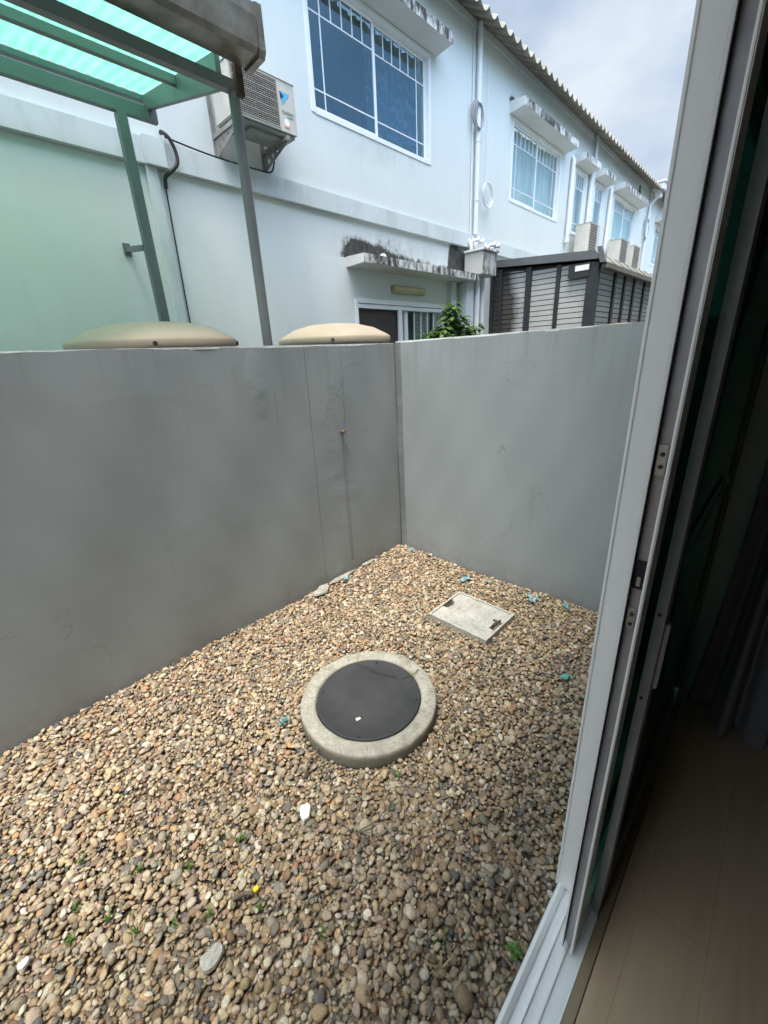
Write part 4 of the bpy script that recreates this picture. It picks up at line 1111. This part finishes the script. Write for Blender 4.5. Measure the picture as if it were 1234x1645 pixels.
# ------------------------------------------------------------------ green canopy
cn = thing('canopy', 'green translucent lean-to canopy on grey-green steel posts at the upper left', 'canopy', (0, 3.6, 0))
CX0 = -2.9
def zsh(y): return 3.725 + (y - 2.95) * (3.925 - 3.725) / 1.25
r_ = MB(); nn = 0; x_ = CX0; xs = []; P_ = .076; n = 6
cols = int((1.865 - CX0) / P_) * n; vs = []
for i in range(cols + 1):
    xx = CX0 + (1.865 - CX0) * i / cols; pr = .009 * math.cos(2 * PI * i / n)
    for yy in (2.82, 3.6, 4.22): vs.append((xx, yy, zsh(yy) + pr))
fs = []
for i in range(cols):
    k = i * 3; fs += [(k, k + 3, k + 4, k + 1), (k + 1, k + 4, k + 5, k + 2)]
r_.add(vs, fs, True); r_.build('roof_sheet', M_poly, cn)
b_ = MB(); b_.box(CX0, 1.945, 2.975, 3.035, 3.525, 3.585, .003); b_.build('beam', M_steel, cn)
b_ = MB(); b_.box(CX0, 1.885, 4.18, 4.23, 3.865, 3.905, .003); b_.build('beam', M_steel, cn)
b_ = MB(); b_.box(CX0, 1.895, 4.13, 4.175, 3.725, 3.82, .003); b_.build('beam', M_steel, cn)
b_ = MB(); b_.box(CX0, 1.82, 3.575, 3.615, 3.745, 3.80, .002); b_.build('beam', M_steel, cn)
for X in (1.84, .2, -1.5):
    m = MB(); m.prism([(3.036, 3.535), (3.036, 3.715), (4.178, 3.895), (4.178, 3.81)], 'x', X - .018, X + .018); m.build('rafter', M_steel, cn)
g_ = MB()
gp_ = [(2.74, 3.66), (2.76, 3.635), (2.90, 3.625), (2.93, 3.645), (2.93, 3.69), (2.92, 3.69), (2.915, 3.66), (2.78, 3.67), (2.775, 3.83), (2.795, 3.85), (2.79, 3.86), (2.74, 3.86), (2.735, 3.80)]
g_.prism(gp_, 'x', CX0, 1.97); g_.build('gutter', M_alu, cn)
e_ = MB(); e_.prism([(2.728, 3.65), (2.75, 3.618), (2.91, 3.610), (2.937, 3.64), (2.937, 3.85), (2.75, 3.868), (2.728, 3.86)], 'x', 1.955, 1.995); e_.build('gutter_end', M_alu, cn)
m = MB(); m.tube([(1.905, 3.00, 0), (1.905, 3.00, 3.524)], .036, 20); m.build('post', M_steel, cn)
m = MB(); m.box(1.585, 1.655, 4.115, 4.185, 0, 3.724, .003); m.build('post', M_steel, cn)
m = MB(); m.bar((1.60, 4.16, 2.84), (1.60, YF - .01, 2.90), .03, .04); m.box(1.57, 1.63, YF - .012, YF - .002, 2.85, 2.95); m.build('wall_tie', M_steel, cn)
m = MB(); m.box(1.90, 1.95, 2.94, 2.972, 3.50, 3.66); m.build('beam_cap', M_rust, cn)

# ------------------------------------------------------------------ slatted shed
sh = thing('slatted_shed', 'lean-to shed with pale horizontal slats and charcoal posts beyond the side wall', 'shed', (8.0, 3.6, 0))
SX, SY, SE = 8.0, 2.66, 20.0
def board_wall(axis):
    mb = MB(); z = 1.6; p = .085
    while z < 3.36:
        if axis == 'x':
            zt_ = z + p - .013
            mb.prism([(YF, z), (SY + .05, z), (SY + .05, min(zt_, 3.17)), (YF, zt_)], 'x', SX + .028 , SX + .036) if z < 3.17 else mb.prism([(YF, z), (YF - (3.40 - z) * 4, z), (YF, min(zt_, 3.33))], 'x', SX + .028, SX + .036)
        else:
            if z < 3.08: mb.box(SX + .06, SE, SY + .028, SY + .036, z, z + p - .013)
        z += p
    return mb
board_wall('x').build('siding', M_shedpan, sh); board_wall('y').build('siding', M_shedpan, sh)
bk = MB(); bk.prism([(YF - .002, .01), (SY + .05, .01), (SY + .05, 3.16), (YF - .002, 3.33)], 'x', SX + .045, SX + .055); bk.box(SX + .06, SE, SY + .045, SY + .055, .01, 3.12); bk.build('backing', M_dark, sh)
for (ya, yb, d) in ((4.345, 4.424, 0), (3.775, 3.875, -.012), (3.257, 3.325, 0), (4.53, 4.59, 0)):
    m = MB(); zz = 3.16 + (ya - 2.7) * .09; m.box(SX - .01 + d, SX + .027, ya, yb, 0, zz); m.build('post', M_shedpost, sh)
m = MB(); m.box(SX - .03, SX + .10, SY - .02, SY + .145, 0, 3.15); m.build('corner_post', M_shedpost, sh)
for k, X in enumerate((9.0, 9.6, 10.25, 11.0, 11.85, 12.8, 13.8, 14.8, 15.9, 17, 18, 19)):
    m = MB(); m.box(X - .05, X + .05, SY - .012, SY + .027, 0, 3.09); m.build('post', M_shedpost, sh)
rf = MB(); rf.prism([(SY - .05, 3.19), (YF - .003, 3.355), (YF - .003, 3.47), (SY + .06, 3.325)], 'x', SX - .06, SX + .02); rf.build('verge_trim', M_shedroof, sh)
tl = MB()
tl.prism([(SY - .10, 3.145), (SY + .07, 3.30), (YF - .003, 3.44), (YF - .003, 3.40), (SY + .05, 3.25), (SY - .07, 3.13)], 'x', SX + .021, SE)
X = SX + .55
while X < SE: tl.prism([(SY - .115, 3.15), (SY + .065, 3.315), (SY + .07, 3.30), (SY - .10, 3.14)], 'x', X, X + .035); X += .5
tl.build('roof', M_shedtile, sh)
gt = MB(); gt.prism([(SY - .14, 3.06), (SY - .05, 3.06), (SY - .05, 3.12), (SY - .14, 3.135)], 'x', SX + .02, SE); gt.build('gutter', M_shedgut, sh)
fl = MB(); fl.prism([(SY - .13, 3.13), (SY - .05, 3.13), (SY + .02, 3.36), (SY - .04, 3.36)], 'x', SX - .075, SX - .061 + .08); fl.build('gutter_end', M_shedroof, sh)
lb = MB(); lb.box(SX - .045, SX - .031, SY + .10, SY + .45, 2.97, 3.17); lb.build('box_plate', M_shedpost, sh)
lb = MB(); lb.box(SX - .050, SX - .0455, SY + .12, SY + .34, 3.06, 3.14); lb.build('white_plate', M_white, sh)

# ------------------------------------------------------------------ sliding door and the room behind the camera
DX0, DX1, DZ = -1.45, 2.43, 2.55
sill = thing('door_sill', 'white aluminium door sill with grooved sliding tracks between gravel and floor', 'door sill', (1, .17, .04))
s_ = MB()
prof = [(.241, -.02), (.241, .040), (.237, .058), (.226, .062), (.214, .054), (.2105, .040), (.1885, .039), (.1865, .052), (.1825, .052), (.1805, .040), (.152, .039), (.1495, .052), (.1455, .052), (.1435, .040), (.125, .040), (.112, .048), (.104, .058), (.0985, .060), (.0985, -.02)]
s_.prism(prof, 'x', DX0, DX1); s_.build('track', M_sill, sill)
def door_panel(name, x0, x1, ya, yb, label, grp, zb=.062):
    t = thing(name, label, 'door', (x0, (ya + yb) / 2, zb), grp); return t
GD = 'sliding glass door panels stacked at the right'
# outermost panel: broad pale stile facing left
t1 = thing('sliding_door', 'outermost glazed door panel with a broad pale grey stile facing the yard', 'door', (1.07, .218, .05), GD)
m = MB(); m.box(1.070, 1.135, .1905, .2465, .045, DZ, .004); m.box(1.0665, 1.0705, .2405, .2475, .045, DZ, .001); m.build('stile', M_upvc, t1)
m = MB(); m.box(1.135, DX1, .195, .240, .05, .13, .003); m.box(1.135, DX1, .195, .240, DZ - .08, DZ, .003); m.build('rail', M_upvc, t1)
m = MB(); m.box(2.36, DX1 - .001, .196, .24, .131, DZ - .081, .003); m.build('stile', M_upvc, t1)
m = MB(); m.box(1.135, 2.36, .216, .221, .13, DZ - .08); m.build('pane', M_doorglass, t1)
# middle panel: open channel with lock keepers
t2 = thing('sliding_door', 'middle door panel, its open grooved edge with lock plates facing the viewer', 'door', (.9, .146, .05), GD)
m = MB(); m.box(.898, .968, .1275, .1345, .056, DZ, .0022); m.box(.935, .968, .1345, .158, .056, DZ); m.build('stile', M_upvc, t2)
m = MB(); m.box(.918, .9345, .1346, .1568, .066, DZ); m.build('channel', M_recess, t2)
m = MB(); m.box(.900, .966, .1582, .1635, .060, DZ, .001); m.build('edge_lip', M_upvc, t2)
m = MB(); m.box(.899, .9175, .1572, .1581, .060, DZ); m.box(.905, .9176, .1346, .1353, .06, DZ); m.build('seal', M_seal, t2)
for zc, hh in ((1.690, .030), (1.335, .026)):
    pl = MB(); pl.box(.910, .9178, .1375, .1545, zc - hh, zc + hh, .0015); P0 = pl.build('strike_plate', M_zinc, t2)
    for dz in (-.012, .012):
        q = MB(); q.tube([(.9098, .146, zc + dz), (.9075, .146, zc + dz)], .0042, 10); q.build('screw', M_rust, P0)
pl = MB(); pl.box(.912, .9179, .1375, .1550, 1.41, 1.475); P0 = pl.build('latch_slot', M_seal, t2)
q = MB(); q.box(.908, .9119, .142, .149, 1.418, 1.440, .001); q.build('latch_tongue', M_zinc, P0)
m = MB(); m.box(.9685, 2.30, .128, .160, .06, .14, .003); m.box(.9685, 2.30, .128, .160, DZ - .08, DZ, .003); m.build('rail', M_upvc, t2)
m = MB(); m.box(.9685, 2.30, .1435, .1485, .14, DZ - .08); m.build('pane', M_doorglass, t2)
m = MB(); m.box(.9686, .990, .139, .153, .14, DZ - .08); m.build('gasket', M_seal, t2)
# inner panel
t3 = thing('sliding_door', 'innermost door panel next to the dark room, greyish edge with a thin bright line', 'door', (1.06, .11, .05), GD)
m = MB(); m.box(1.060, 1.120, .0985, .1225, .060, DZ, .002); m.box(1.052, 1.060, .0985, .1025, .060, DZ, .001); m.build('stile', M_recess, t3)
m = MB(); m.box(1.1205, 2.30, .100, .121, .062, .13, .002); m.box(1.1205, 2.30, .100, .121, DZ - .08, DZ, .002); m.build('rail', M_recess, t3)
m = MB(); m.box(1.1205, 2.40, .108, .113, .13, DZ - .08); m.build('pane', M_doorglass, t3)
m = MB(); m.box(1.17, 2.06, .094, .0995, 1.372, 1.397); m.build('reflection_strip', simple('teal_reflection', (.16, .36, .33), .5), t3)  # solid teal bar standing in for a reflection in the glass
m = MB(); m.box(1.075, 1.10, .088, .0984, 1.05, 1.25, .003); m.build('handle', M_recess, t3)
for zz in (1.28, 1.02):
    q = MB(); q.tube([(1.0598, .113, zz), (1.057, .113, zz)], .004, 8); q.build('screw', M_rust, t3)
# frame of the opening (jambs and head)
df = thing('door_frame', 'dark brown door jamb at the inner right end of the door track', 'door frame', (1, .17, .06))
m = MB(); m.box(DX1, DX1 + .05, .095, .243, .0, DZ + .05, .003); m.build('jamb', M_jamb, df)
m = MB(); m.box(DX0 - .05, DX0, .095, .243, .0, DZ + .05, .003); m.build('jamb', M_upvc, df)
m = MB(); m.box(DX0, DX1, .095, .243, DZ + .001, DZ + .05, .003); m.build('head', M_upvc, df)

# floor and threshold
f_ = MB(); f_.box(-3, 4.5, -4.5, .0665, -.019, .055); tag(f_.build('floor', M_wood), kind='structure')
f_ = MB(); f_.box(DX0, DX1, .069, .0983, -.019, .058, .002)
tag(f_.build('threshold_strip', M_strip), 'light oak threshold strip between the floor and the door sill', 'threshold')
# the photographer's own house
oh = thing('townhouse', 'house the photo is taken from, its dim room seen through the doorway at the right', 'house', (1, 0, 0))
w_ = MB()
def slab(x0, x1, z0, z1): w_.box(x0, x1, .0, .243, z0, z1)
slab(-9, DX0 - .051, 0, 6.6); slab(DX1 + .051, 20, 0, 6.6); slab(DX0 - .051, DX1 + .051, DZ + .052, 6.6)
w_.build('wall', M_facade, oh)
m = MB(); m.box(-3.1, 4.6, -4.6, -4.5, 0, 2.7); m.box(-3.1, -3.0, -4.5, -.001, 0, 2.7); m.box(4.5, 4.6, -4.5, -.001, 0, 2.7); m.box(-3.1, 4.6, -4.6, -.001, 2.701, 2.8); m.build('room_walls', M_room, oh)
m = MB(); m.box(-9, 20, -6, .50, 6.62, 6.70); m.build('roof', M_roof, oh)
m = MB(); m.box(-.9, 2.9, .244, .62, 3.42, 3.52); m.build('door_awning', M_mildew, oh)

# curtain gathered in the room
def gathered():
    mb = MB(); cx, cy = 2.62, -.14; n = 120; lv = 14; vs = []
    for j in range(lv + 1):
        z = .095 + (2.45 - .095) * j / lv; f = 1 - .30 * math.sin(PI * min(1, j / lv * 1.0)) ** 1.0
        for i in range(n):
            t = 2 * PI * i / n; q = 1 + .16 * math.sin(9 * t + .4 * math.sin(z * 2)) + .07 * math.sin(17 * t + z)
            zz = z + (.03 * math.sin(3 * t) if j == 0 else 0)
            vs.append((cx + .42 * f * q * math.cos(t), cy + .205 * f * q * math.sin(t), zz))
    mb.add(vs, [(j * n + i, j * n + (i + 1) % n, (j + 1) * n + (i + 1) % n, (j + 1) * n + i) for j in range(lv) for i in range(n)], True)
    tag(mb.build('curtain', M_curt_dark), 'dark grey curtain gathered beside the glass door inside the room', 'curtain')
gathered()

for o in bpy.data.objects:
    if '_base' in o: del o['_base']
